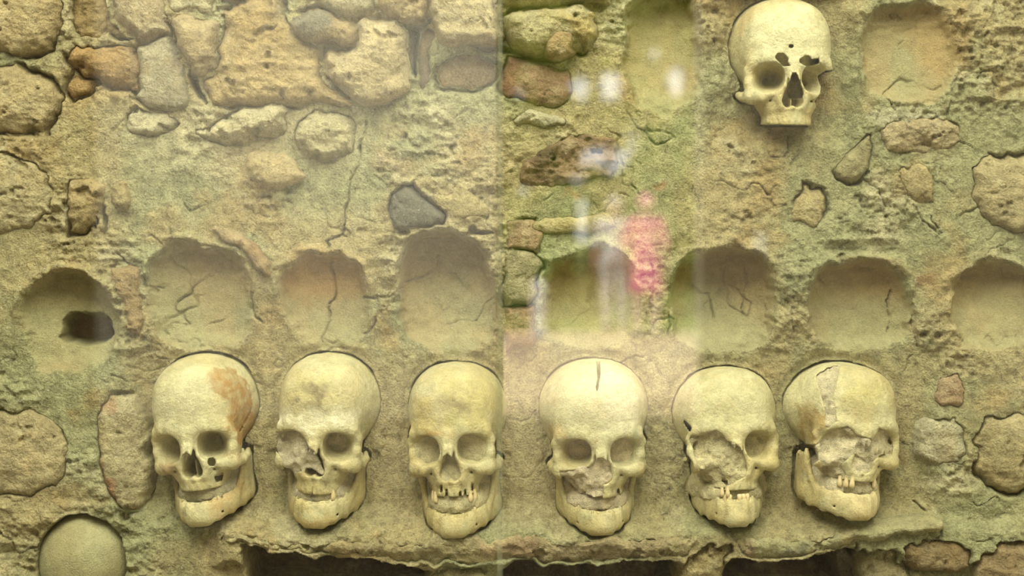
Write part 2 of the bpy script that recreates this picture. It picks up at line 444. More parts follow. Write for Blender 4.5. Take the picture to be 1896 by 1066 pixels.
CAVITIES = [  # dark hollows: outline, depth mm
    ([(440, 1008), (480, 1012), (540, 1016), (600, 1026), (680, 1032), (790, 1040), (788, 1100), (470, 1100), (455, 1040)], 150),
    ([(922, 1042), (1150, 1042), (1262, 1034), (1258, 1100), (924, 1100)], 140),
    ([(1342, 1048), (1362, 1026), (1420, 1033), (1480, 1030), (1540, 1015), (1610, 1002), (1606, 1100), (1340, 1100)], 140),
    ([(100, 588), (150, 580), (186, 578), (196, 596), (202, 618), (186, 632), (150, 640), (100, 640)], 80),
    ([(746, 37), (794, 35), (802, 46), (774, 50), (770, 90), (771, 150), (757, 134), (752, 80)], 60),
    ([(845, 80), (925, 78), (955, 94), (1010, 100), (1060, 104), (1040, 114), (1000, 110), (930, 92), (880, 96)], 45),
    ([(352, 128), (374, 134), (380, 180), (372, 190), (358, 148)], 34),
    ([(200, 62), (246, 66), (256, 76), (216, 74)], 36),
    ([(150, 128), (168, 136), (186, 152), (178, 162), (160, 146)], 36),
    ([(236, 166), (254, 160), (258, 176), (244, 176)], 28),
    ([(862, 424), (880, 422), (914, 430), (915, 434), (885, 433)], 22),
    ([(1476, 346), (1500, 343), (1526, 350), (1522, 357), (1490, 355)], 14),
    ([(183, 372), (196, 380), (190, 390), (203, 412), (200, 428), (186, 402)], 22),
]
CRACKS = [  # polylines, width px, depth mm
    ([(678, 228), (668, 270), (664, 300), (648, 335), (645, 365), (646, 372), (640, 400), (636, 425), (612, 445), (608, 470), (612, 500), (622, 540), (620, 556), (608, 568), (606, 590), (600, 610), (594, 632)], 2.2, 7),
    ([(745, 523), (775, 516), (790, 508), (806, 503), (808, 478)], 2.4, 6),
    ([(806, 503), (820, 512), (838, 508), (850, 524), (860, 535)], 1.8, 5),
    ([(672, 553), (698, 552), (720, 548), (740, 536)], 3, 7),
    ([(698, 552), (696, 585), (688, 605), (676, 617)], 2.2, 6),
    ([(718, 552), (716, 575), (720, 590)], 2.0, 5),
    ([(1292, 533), (1305, 545), (1320, 546), (1326, 570), (1330, 592)], 2.2, 6),
    ([(1386, 495), (1388, 530), (1384, 570), (1388, 600)], 1.8, 5),
    ([(1428, 568), (1427, 600), (1424, 628)], 1.8, 6),
    ([(1465, 570), (1468, 600), (1478, 630)], 2, 6),
    ([(323, 556), (346, 546), (352, 534), (368, 515), (385, 512)], 1.8, 5),
    ([(264, 495), (267, 520), (268, 535), (294, 534)], 2, 5),
    ([(212, 468), (238, 490), (258, 497)], 2, 6),
    ([(468, 540), (466, 575), (472, 590), (484, 600)], 2.5, 7),
    ([(1239, 580), (1240, 620)], 2.2, 7),
    ([(1206, 470), (1210, 520), (1206, 560), (1210, 580)], 1.8, 6),
    ([(1658, 540), (1652, 560), (1654, 590), (1650, 615)], 1.8, 5),
    ([(1694, 585), (1692, 620), (1698, 640)], 2.6, 7),
    ([(1600, 333), (1622, 350), (1640, 385)], 2.0, 5),
    ([(1690, 375), (1710, 410), (1738, 435)], 2.0, 5),
    ([(1722, 400), (1740, 432)], 2, 6),
    ([(1700, 930), (1715, 945), (1724, 958), (1728, 975)], 2.4, 8),
    ([(1730, 955), (1733, 985), (1724, 990)], 2.2, 7),
    ([(412, 998), (420, 975), (424, 955)], 1.8, 6),
    ([(148, 951), (170, 952), (192, 962), (214, 985)], 2.0, 6),
    ([(1010, 372), (1022, 358)], 2, 4),
    ([(1280, 345), (1290, 365), (1293, 392)], 1.8, 4),
    ([(270, 70), (300, 62)], 1.6, 4),
    ([(480, 62), (500, 66), (524, 72), (548, 80)], 2, 5),
    ([(448, 130), (470, 132), (490, 142), (520, 148)], 2.2, 5),
    ([(700, 185), (726, 176), (752, 165)], 2.4, 7),
    ([(815, 235), (835, 225), (848, 212), (862, 200)], 2.2, 4),
    ([(380, 605), (400, 600), (412, 590)], 1.5, 3),
    ([(1460, 395), (1480, 390)], 1.6, 3),
]

STONES = [(n, poly if 'brick' in n else smooth_poly(poly, 1), *r) for n, poly, *r in STONES]
CAVITIES = [(smooth_poly(poly, 1), dep) for poly, dep in CAVITIES]
NICHES = [(smooth_poly(poly, 1), *r) for poly, *r in NICHES]

# ------------------------------------------------------------------ mortar height field
STEP = 2.08
u = np.arange(-34, 1931, STEP)
v = np.arange(-34, 1101, STEP)
U, V = np.meshgrid(u, v)
P2 = np.stack([U / 1.5, V / 1.5, np.zeros_like(U)], -1)       # mm on the wall
PA = P2 * np.array([0.55, 1.3, 1])                             # flaking runs mostly level
wob = lambda f, a, s: a * fbm(P2, f, 3, 0.5, s)
UW = U + wob(0.02, 12, 20) + wob(0.06, 13, 24)
VW = V + wob(0.02, 12, 30) + wob(0.06, 13, 34)

H = 10 * fbm(P2, 0.008, 3, 0.5, 1) + 5 * fbm(P2, 0.03, 3, 0.5, 5)
rough_mask = sstep(-0.25, 0.35, fbm(P2, 0.012, 3, 0.5, 40))
rough_mask = np.clip(rough_mask + sstep(260, 0, V) * 0.5, 0, 1)
flake = ridged(PA, 0.035, 4, 50)
grain = fbm(P2, 0.16, 3, 0.6, 60)
fine = fbm(P2, 0.38, 2, 0.6, 65)
lump = fbm(P2, 0.055, 3, 0.55, 67)
H += rough_mask * (8.5 * np.clip(flake, -0.5, 0.9) + 4.0 * grain + 1.3 * fine + 7.0 * np.abs(lump)) + 1.0 * grain + 0.6 * fine
pits = fbm(P2, 0.07, 3, 0.6, 70)
H -= rough_mask * 7.0 * sstep(0.32, 0.55, pits)

# the band where the skulls are bedded lies back, with a sloping foot on the ledge
lean = sstep(430, 720, VW) * (1 - sstep(925, 992, VW)) * sstep(200, 330, UW) * (1 - sstep(1640, 1760, UW))
band = sstep(600, 730, VW) * (1 - sstep(925, 992, VW)) * sstep(235, 300, UW) * (1 - sstep(1680, 1740, UW))
H -= 22 * lean
H = H * (1 - band * 0.5) + band * 0.5 * (-22)
H += 22 * sstep(950, 990, VW) * (1 - sstep(1035, 1050, VW)) * sstep(380, 430, U)
# (sandy, smoother bedding)
flat = fbm(P2, 0.05, 3, 0.5, 63) * 1.6 + 0.8 * grain + 0.5 * fine
bz = band[..., None][..., 0] * 0.75
H = H * (1 - bz) + bz * (-22 + 34 * sstep(930, 990, VW) + flat + 4 * fbm(P2, 0.012, 2, 0.5, 64))
# top right field round the single skull
trf = sstep(1300, 1370, UW) * (1 - sstep(1540, 1600, UW)) * (1 - sstep(225, 275, VW))
H -= 20 * trf
H = H * (1 - trf * 0.5) + trf * 0.5 * (-20)

base_n = fbm(P2, 0.01, 4, 0.5, 80)
n_och = sstep(0.10, 0.5, fbm(P2, 0.018, 4, 0.55, 90))
n_pale = sstep(0.10, 0.45, fbm(P2, 0.022, 4, 0.55, 100)) * rough_mask
C = TAN + (GREEN - TAN) * sstep(-0.3, 0.25, base_n)[..., None]
C = C + (OCHRE - C) * (0.45 * n_och)[..., None]
C = C + (PALE - C) * (0.7 * n_pale)[..., None]
C = C + (TAN * 1.04 - C) * (0.5 * band)[..., None]

niche_id = np.zeros(U.shape, np.int32)
for k, (poly, dep, edge, tint) in enumerate(NICHES):
    xs, ys = [p[0] for p in poly], [p[1] for p in poly]
    x0, x1, y0, y1 = min(xs), max(xs), min(ys), max(ys)
    sub = (slice(*np.searchsorted(v, (y0 - 40, y1 + 40))), slice(*np.searchsorted(u, (x0 - 40, x1 + 40))))
    uu, vv = UW[sub], VW[sub]
    sd = poly_sd(uu, vv, poly)
    t = np.clip((vv - y0) / (y1 - y0), 0, 1)
    s = np.clip((uu - 0.5 * (x0 + x1)) / (0.5 * (x1 - x0)), -1, 1)
    bowl = np.sqrt(np.clip(1 - 0.85 * s * s, 0, 1)) * (1 - 0.9 * t ** 1.6)
    local = 1.2 * fbm(P2[sub], 0.05, 4, 0.5, 110 + k) + 2.0 * fbm(P2[sub], 0.02, 2, 0.5, 120 + k)
    local = local + 5 * ridged(PA[sub], 0.05, 3, 130 + k) * (1 - sstep(0.1, 0.45, t))
    tgt = -dep * bowl + local - 3 - 22 * lean[sub]
    m = sstep(-3, edge, sd) * (1 - 0.75 * sstep(0.78, 1.0, t))
    H[sub] = H[sub] * (1 - m) + tgt * m
    # crumbly overhanging lip
    lip = np.exp(-((sd + 7) / 7) ** 2) * (1 - sstep(0.25, 0.5, t))
    H[sub] += lip * (4 + 5 * ridged(P2[sub], 0.05, 3, 140 + k))
    niche_id[sub] = np.where(sd > 3, k + 1, niche_id[sub])
    cm = sstep(0, 12, sd)[..., None]
    nc = GREEN * 0.97 + (TAN * 0.92 - GREEN * 0.97) * sstep(-0.3, 0.3, fbm(P2[sub], 0.015, 3, 0.5, 150 + k))[..., None]
    ot = (tint * (1 - sstep(0.2, 0.62, t + 0.12 * fbm(P2[sub], 0.03, 3, 0.5, 160 + k))))[..., None]
    nc = nc + (OCHRE * 0.95 - nc) * np.clip(ot + 0.12, 0, 1)
    C[sub] = C[sub] * (1 - cm) + nc * cm

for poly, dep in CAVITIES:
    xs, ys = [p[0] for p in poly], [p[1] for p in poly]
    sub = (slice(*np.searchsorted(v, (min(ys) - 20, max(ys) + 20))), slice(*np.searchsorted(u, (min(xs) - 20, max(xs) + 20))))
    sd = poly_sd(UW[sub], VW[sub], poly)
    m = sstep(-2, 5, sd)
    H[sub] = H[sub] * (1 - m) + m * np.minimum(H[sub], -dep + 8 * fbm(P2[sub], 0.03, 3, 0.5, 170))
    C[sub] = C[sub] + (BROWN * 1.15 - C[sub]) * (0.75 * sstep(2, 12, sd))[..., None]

CU = U + wob(0.05, 7, 180) + wob(0.2, 4, 184)
CV = V + wob(0.05, 7, 190) + wob(0.2, 4, 194)
for pts, w, dep in CRACKS:
    xs, ys = [p[0] for p in pts], [p[1] for p in pts]
    sub = (slice(*np.searchsorted(v, (min(ys) - 20, max(ys) + 20))), slice(*np.searchsorted(u, (min(xs) - 20, max(xs) + 20))))
    d = line_d(CU[sub], CV[sub], pts)
    H[sub] -= dep * 1.5 * np.exp(-(d / (w * 0.72)) ** 2) * (0.2 + 1.0 * vnoise(P2[sub], 0.06, 200))

hair = fbm(P2 + 6 * np.stack([fbm(P2, 0.06, 3, 0.5, 230), fbm(P2, 0.06, 3, 0.5, 235), 0 * U], -1), 0.014, 3, 0.55, 240)
hmask = sstep(0.05, 0.3, fbm(P2, 0.012, 2, 0.5, 245)) * (1 - 0.6 * band)
H -= 5.0 * np.exp(-(hair / 0.012) ** 2) * hmask
hair2 = fbm(P2 + 5 * np.stack([fbm(P2, 0.09, 3, 0.5, 250), fbm(P2, 0.09, 3, 0.5, 255), 0 * U], -1), 0.022, 3, 0.55, 260)
H -= 3.0 * np.exp(-(hair2 / 0.014) ** 2) * sstep(0.1, 0.3, fbm(P2, 0.015, 2, 0.5, 265))

# mortar lies back under each stone and leaves a joint round it
LIFT = []
for name, poly, front, bulge, edge, rgh, colr, gap in STONES:
    xs, ys = [p[0] for p in poly], [p[1] for p in poly]
    sub = (slice(*np.searchsorted(v, (min(ys) - 30, max(ys) + 30))), slice(*np.searchsorted(u, (min(xs) - 30, max(xs) + 30))))
    sd = poly_sd(UW[sub], VW[sub], poly)
    rim = np.abs(sd) < 7
    lift = max(0.0, float(H[sub][rim].mean()) + 4 - front) if front > -3 and 'ledge' not in name and rim.any() else 0.0
    LIFT.append(min(lift, 16))
    m = sstep(7, 14, sd) if name == 'ledge_slab' else (sstep(1, 8, sd) if gap else sstep(4, 11, sd))
    H[sub] = H[sub] * (1 - m) + m * np.minimum(H[sub], front - 34)
    if gap:
        g = np.exp(-((sd + 2.0) / 4.0) ** 2) * sstep(0.48, 0.66, vnoise(P2[sub], 0.02, 210))
        H[sub] -= 20 * g

# local stains and colour patches in the mortar: outline, colour, amount, softness
PATCHES = [
    ([(545, 465), (600, 455), (660, 480), (670, 520), (620, 560), (560, 555), (530, 520)], (0.42, 0.25, 0.09), 0.65, 30),
    ([(690, 590), (712, 570), (735, 620), (730, 650), (700, 650)], (0.45, 0.31, 0.12), 0.6, 14),
    ([(330, 170), (545, 170), (680, 220), (640, 320), (300, 320), (230, 260)], PALE, 0.5, 40),
    ([(1140, 620), (1260, 640), (1260, 760), (1180, 700)], PALE, 0.3, 30),
    ([(1600, 210), (1747, 205), (1747, 240), (1640, 250)], (0.56, 0.52, 0.34), 0.6, 16),
    ([(955, 580), (990, 580), (985, 645), (945, 645)], RUST, 0.45, 8),
    ([(1390, 420), (1425, 430), (1420, 480), (1400, 470)], (0.5, 0.46, 0.36), 0.6, 10),
    ([(1560, 480), (1660, 490), (1660, 540), (1600, 540)], OCHRE, 0.5, 18),
    ([(1690, 510), (1740, 505), (1735, 530), (1695, 528)], RUST, 0.5, 8),
    ([(300, 1000), (420, 980), (440, 1066), (260, 1066)], (0.40, 0.32, 0.16), 0.5, 30),
    ([(670, 720), (760, 700), (760, 960), (690, 960)], (0.40, 0.33, 0.185), 0.5, 30),
    ([(930, 700), (1010, 720), (1040, 980), (930, 980)], (0.41, 0.335, 0.185), 0.5, 30),
    ([(1040, 345), (1080, 352), (1070, 368), (1036, 362)], RUST * 1.2, 0.5, 6),
    ([(1216, 340), (1240, 344), (1236, 358), (1216, 354)], RUST * 1.3, 0.6, 5),
    ([(700, 270), (750, 290), (750, 320), (690, 316)], (0.44, 0.32, 0.17), 0.5, 14),
    ([(1690, 30), (1790, 10), (1790, 120), (1740, 150), (1690, 80)], OCHRE, 0.55, 24),
    ([(190, 740), (222, 740), (214, 770), (186, 780)], RUST * 1.2, 0.4, 8),
]
for poly, colr, amt, soft in PATCHES:
    sd = poly_sd(UW, VW, poly)
    m = (amt * sstep(-soft, soft, sd + 0.8 * soft * fbm(P2, 0.05, 3, 0.6, 220)))[..., None]
    C = C + (np.array(colr) - C) * m

# ------------------------------------------------------------------ SDF tools for bone
def surface_nets(vol, o, s):
    nx, ny, nz = vol.shape
    ins = vol < 0
    cnt = np.zeros((nx - 1, ny - 1, nz - 1), np.int8)
    for a in (0, 1):
        for b in (0, 1):
            for c in (0, 1):
                cnt += ins[a:nx - 1 + a, b:ny - 1 + b, c:nz - 1 + c]
    act = (cnt > 0) & (cnt < 8)
    idx = np.full(act.shape, -1, np.int64)
    I, J, K = np.nonzero(act)
    n = len(I)
    idx[I, J, K] = np.arange(n)
    acc = np.zeros((n, 3))
    num = np.zeros(n)
    corners = [(a, b, c) for a in (0, 1) for b in (0, 1) for c in (0, 1)]
    vals = {c: vol[I + c[0], J + c[1], K + c[2]] for c in corners}
    for c in corners:
        for ax in range(3):
            if c[ax] == 0:
                d = list(c)
                d[ax] = 1
                d = tuple(d)
                a, b = vals[c], vals[d]
                x = (a < 0) != (b < 0)
                t = np.where(x, a / np.where(x, a - b, 1), 0)
                p = np.zeros((n, 3)) + np.array(c)
                p[:, ax] = t
                acc += np.where(x[:, None], p, 0)
                num += x
    verts = (np.stack([I, J, K], -1) + acc / np.maximum(num, 1)[:, None]) * s + np.array(o)
    fs = []
    for ax in range(3):
        sl0 = [slice(None)] * 3
        sl1 = [slice(None)] * 3
        sl0[ax] = slice(0, -1)
        sl1[ax] = slice(1, None)
        a, b = ins[tuple(sl0)], ins[tuple(sl1)]
        e = a != b
        oth = [k for k in range(3) if k != ax]
        for k in oth:
            sl = [slice(None)] * 3
            sl[k] = slice(1, -1)
            e = e[tuple(sl)]
            a = a[tuple(sl)]
        ii = list(np.nonzero(e))
        flip = a[tuple(ii)]
        q = []
        for d1, d2 in ((0, 0), (1, 0), (1, 1), (0, 1)):
            c = [None] * 3
            c[ax] = ii[ax]
            c[oth[0]] = ii[oth[0]] + d1
            c[oth[1]] = ii[oth[1]] + d2
            q.append(idx[tuple(c)])
        q = np.stack(q, -1)
        if ax == 1:
            flip = ~flip
        fs.append(np.where(flip[:, None], q, q[:, ::-1]))
    f = np.concatenate(fs)
    return verts, f[(f >= 0).all(1)]


def smin(a, b, k):
    h = np.clip(0.5 + 0.5 * (b - a) / k, 0, 1)
    return b + (a - b) * h - k * h * (1 - h)


def smax(a, b, k):
    return -smin(-a, -b, k)


def ell(X, Y, Z, c, r):
    x, y, z = X - c[0], Y - c[1], Z - c[2]
    k0 = np.sqrt((x / r[0]) ** 2 + (y / r[1]) ** 2 + (z / r[2]) ** 2)
    k1 = np.sqrt((x / r[0] ** 2) ** 2 + (y / r[1] ** 2) ** 2 + (z / r[2] ** 2) ** 2) + 1e-6
    return k0 * (k0 - 1) / k1


def cap(X, Y, Z, a, b, r1, r2):
    bx, by, bz = b[0] - a[0], b[1] - a[1], b[2] - a[2]
    L = bx * bx + by * by + bz * bz + 1e-9
    x, y, z = X - a[0], Y - a[1], Z - a[2]
    t = np.clip((x * bx + y * by + z * bz) / L, 0, 1)
    return np.sqrt((x - t * bx) ** 2 + (y - t * by) ** 2 + (z - t * bz) ** 2) - (r1 + (r2 - r1) * t)


def chain(X, Y, Z, pts, k=3.0):
    d = None
    for (a, ra), (b, rb) in zip(pts[:-1], pts[1:]):
        c = cap(X, Y, Z, a, b, ra, rb)
        d = c if d is None else smin(d, c, k)
    return d


def axes(lo, hi, s):
    ax = [np.arange(l, h + s, s, dtype=np.float32) for l, h in zip(lo, hi)]
    return ax[0][:, None, None], ax[1][None, :, None], ax[2][None, None, :]


UP_ARCH = lambda th, r=0: ((30 + r) * math.sin(th), 52 + (34 + r) * math.cos(th))
LO_ARCH = lambda th, r=0: ((28 + r) * math.sin(th), 54 + (31 + r) * math.cos(th))
TEETH_A = [math.radians(a) for a in (-78, -63, -48, -34, -21, -7.5, 7.5, 21, 34, 48, 63, 78)]


def sell(X, Y, Z, c, r, e):
    k0 = (np.abs((X - c[0]) / r[0]) ** e + np.abs((Y - c[1]) / r[1]) ** e + np.abs((Z - c[2]) / r[2]) ** e) ** (1 / e)
    return (k0 - 1) * min(r)


def cranium_sdf(X, Y, Z, p):
    """local mm; x to the viewer's right, y towards the viewer, z up; nasion near (0,91,0)"""
    A = np.abs(X)
    w = p.get('width', 1.0)
    top = p.get('top', 1.0)
    az = -p.get('alv', 67.0)
    br = smin(ell(X / w, Y, Z, (0, -12, 32 * top), (70, 84, 66 * top)), sell(X / w, Y, Z, (0, 33, 31 * top), (58.5, 56, 64 * top), 2.45), 14)
    # temples fall in behind the brow
    br = smax(br, -ell(A, Y, Z, (76 * w, 48, -4), (19, 30, 32)), 8)
    brow = chain(A, Y, Z, [((4, 83.5, 5), 5.6), ((20, 82.5, 11), 5.2), ((36, 77.5, 11.5), 4.6), ((47, 71, 7), 4.6), ((52.5, 65, -3), 4.6)], 5)
    d = smin(br, brow, 13)
    d = smin(d, ell(X, Y, Z, (0, 85, 3), (15, 6, 9)), 8)
    # middle of the face, outer walls of the eye sockets
    d = smin(d, ell(A, Y, Z, (0, 44, -24), (44, 36, 42)), 5)
    d = smin(d, ell(A, Y, Z, (40, 44, -14), (12, 25, 24)), 5)
    # nasal bones and frontal process of the maxilla
    d = smin(d, chain(A, Y, Z, [((2, 88, 0), 5.0), ((2.5, 92, -9), 4.4), ((3.5, 96.5, -17), 3.4)], 3), 4)
    d = smin(d, chain(A, Y, Z, [((8, 85, -2), 4.0), ((12, 85, -20), 4.0), ((17, 82, -34), 4.8), ((17, 82, -46), 5.0)], 3), 4)
    # cheekbone
    zy = chain(A, Y, Z, [((52.5, 65, -3), 4.6), ((51, 67, -18), 5.4), ((47, 66, -34), 9.5), ((36, 74, -35), 6.4), ((20, 81, -29), 4.4)], 6)
    d = smin(d, zy, 5)
    arch = chain(A, Y, Z, [((48, 66, -35), 7.6), ((55, 52, -35), 5.8), ((57.5, 40, -33), 4.2), ((52, 20, -31), 3.4)], 4)
    d = smin(d, arch, 5)
    # upper jaw
    d = smin(d, ell(A, Y, Z, (0, 56, -44), (37, 32, 21)), 7)
    rr = np.sqrt((A / 31.0) ** 2 + ((Y - 52) / 35.0) ** 2)
    zc = 0.5 * (az - 44)
    alv = np.maximum((rr - 1) * 31.0 + 0.10 * (Z - az), np.abs(Z - zc) - (zc - az))
    d = smin(d, alv, 5)
    hollow = np.maximum((rr - 0.72) * 31.0, np.abs(Z - az) - 9.0)
    d = smax(d, -hollow, 3)
    # canine fossa
    d = smax(d, -ell(A, Y, Z, (27, 88, -48), (8, 9, 9)), 6)
    hull = d
    # root ridges and empty sockets
    rg = np.random.default_rng(p.get('seed', 0))
    for th in TEETH_A:
        x, y = UP_ARCH(th, -1.0)
        d = smin(d, cap(X, Y, Z, (x, y, az + 3), (x * 0.95, y - 1, az + 15), 3.2, 1.8), 2.5)
        if p.get('sockets', True):
            x, y = UP_ARCH(th, 1.8 + rg.uniform(0, 2.4))
            up = rg.uniform(0.5, 6.0)
            d = smax(d, -cap(X, Y, Z, (x, y, az - 5), (x, y, az + up), 2.6, 1.9), 1.0)
    # eye sockets
    os_ = p.get('orbit', 1.0)
    oz = Z + 11.5
    rx = A - 31.5 + 0.30 * (84 - Y)
    tap = np.clip((Y - 22) / 56.0, 0.10, 1.06) ** 0.7
    rad = ((np.abs(rx - 0.10 * oz) / (20.0 * os_ * tap)) ** 2.7 + (np.abs(oz + 0.14 * rx) / (17.0 * os_ * tap)) ** 2.7) ** (1 / 2.7)
    orb = np.maximum((rad - 1) * 15.0 * tap, 26 - Y)
    d = smax(d, -orb, 2.4)
    # fissure at the back of the socket
    d = smax(d, -cap(A, Y, Z, (14, 8, -3), (30, 40, -18), 5.0, 3.2), 1.5)
    # nasal opening
    nz = cap(A, 0, Z, (0, 0, -20), (5.4, 0, -39.5), 5.6, 8.4)
    nose = np.maximum(nz + 0 * Y, 32 - Y)
    d = smax(d, -nose, 1.6)
    sept = np.maximum(np.maximum(np.abs(X - 0.8) - 0.9, np.abs(Z + 37) - 10), np.abs(Y - 62) - 12)
    d = smin(d, sept + 0 * d, 1.5)
    d = smin(d, cap(X, Y, Z, (0, 82, -48), (0, 88, -48.5), 2.6, 1.4), 3)
    d = smax(d, -cap(A, Y, Z, (26, 68, -39), (27, 92, -41), 1.7, 1.7), 1.0)
    return d, hull, orb, nose


def mandible_sdf(X, Y, Z, p):
    A = np.abs(X)
    w = p.get('jaw_w', 1.0)
    jt, jb = -p.get('jt', 80.0), -p.get('jb', 105.0)
    Ax = A / w
    mid = 0.5 * (jt + jb)
    hh = 0.5 * (jt - jb)
    kz = 5.6 / hh
    pts = [(0, 86, mid), (11, 84.5, mid), (23, 75, mid + 2.5), (34.5, 57, mid + 6), (42.5, 36, mid + 10), (47, 18, mid + 14)]
    d = None
    for a, b in zip(pts[:-1], pts[1:]):
        c = cap(Ax, Y, Z * kz, (a[0], a[1], a[2] * kz), (b[0], b[1], b[2] * kz), 5.8, 5.6)
        d = c if d is None else smin(d, c, 4)
    # chin and lower border
    d = smin(d, ell(Ax, Y, Z, (0, 88, jb + 8), (12, 6.5, 8)), 8)
    d = smin(d, chain(Ax, Y, Z, [((0, 86, jb + 5.5), 4.6), ((11, 83, jb + 5.2), 4.6), ((22, 70, jb + 10), 4.6), ((35, 46, jb + 18), 4.4), ((45, 22, jb + 25), 4.6)], 4), 6)
    # ascending branch
    zr = Z - (jt + 22)
    rm = smax(smax(np.abs(Ax - 48.5 - zr * 0.04) - 3.4, np.abs(Y - 20 - zr * 0.12) - 15.0, 4), np.abs(zr + 3) - 29, 8)
    d = smin(d, rm, 6)
    d = smin(d, chain(Ax, Y, Z, [((38, 50, jt - 2), 4.6), ((44, 40, jt + 14), 3.6), ((48, 35, jt + 34), 3.0), ((49, 32, jt + 50), 2.4)], 3), 4)
    # tooth row
    rg = np.random.default_rng(p.get('seed', 0) + 50)
    for th in TEETH_A:
        x, y = LO_ARCH(th, 0.0)
        d = smin(d, cap(X / w, Y, Z, (x, y, jt - 3), (x * 1.03, y + 0.5, jt - 13), 3.4, 2.2), 3)
        if p.get('lo_sockets', True):
            x, y = LO_ARCH(th, 1.0 + rg.uniform(0, 2))
            d = smax(d, -cap(X / w, Y, Z, (x, y, jt + 8), (x, y, jt - rg.uniform(0, 3)), 2.4, 1.9), 1.0)
    d = smax(d, -cap(Ax, Y, Z, (22, 60, mid - 1), (32, 84, mid - 2), 1.6, 1.6), 1.0)
    return d


def tooth_mesh(h=9.0, w=6.5, t=6.0):
    rings = [(-0.5, 0.55), (0.0, 0.72), (0.35, 0.98), (0.75, 1.0), (0.95, 0.8), (1.0, 0.4)]
    n = 10
    vs, fs = [], []
    for z, s in rings:
        for k in range(n):
            a = 2 * math.pi * k / n
            c, e = math.cos(a), math.sin(a)
            q = (abs(c) ** 3 + abs(e) ** 3) ** (-1 / 3)
            vs.append((c * q * s * w / 2, -e * q * s * t / 2 * (0.6 if z >= 0.95 else 1), -z * h))
    for r in range(len(rings) - 1):
        for k in range(n):
            a, b = r * n + k, r * n + (k + 1) % n
            fs.append((a, b, b + n, a + n))
    return np.array(vs) * 0.001, np.array(fs)


BONE_P = np.array((0.525, 0.482, 0.270))
BONE_Y = np.array((0.480, 0.395, 0.175))
BONE_O = np.array((0.40, 0.235, 0.075))
BONE_D = np.array((0.24, 0.19, 0.085))
BONE_G = np.array((0.44, 0.435, 0.245))
FILLC = np.array((0.40, 0.355, 0.225))


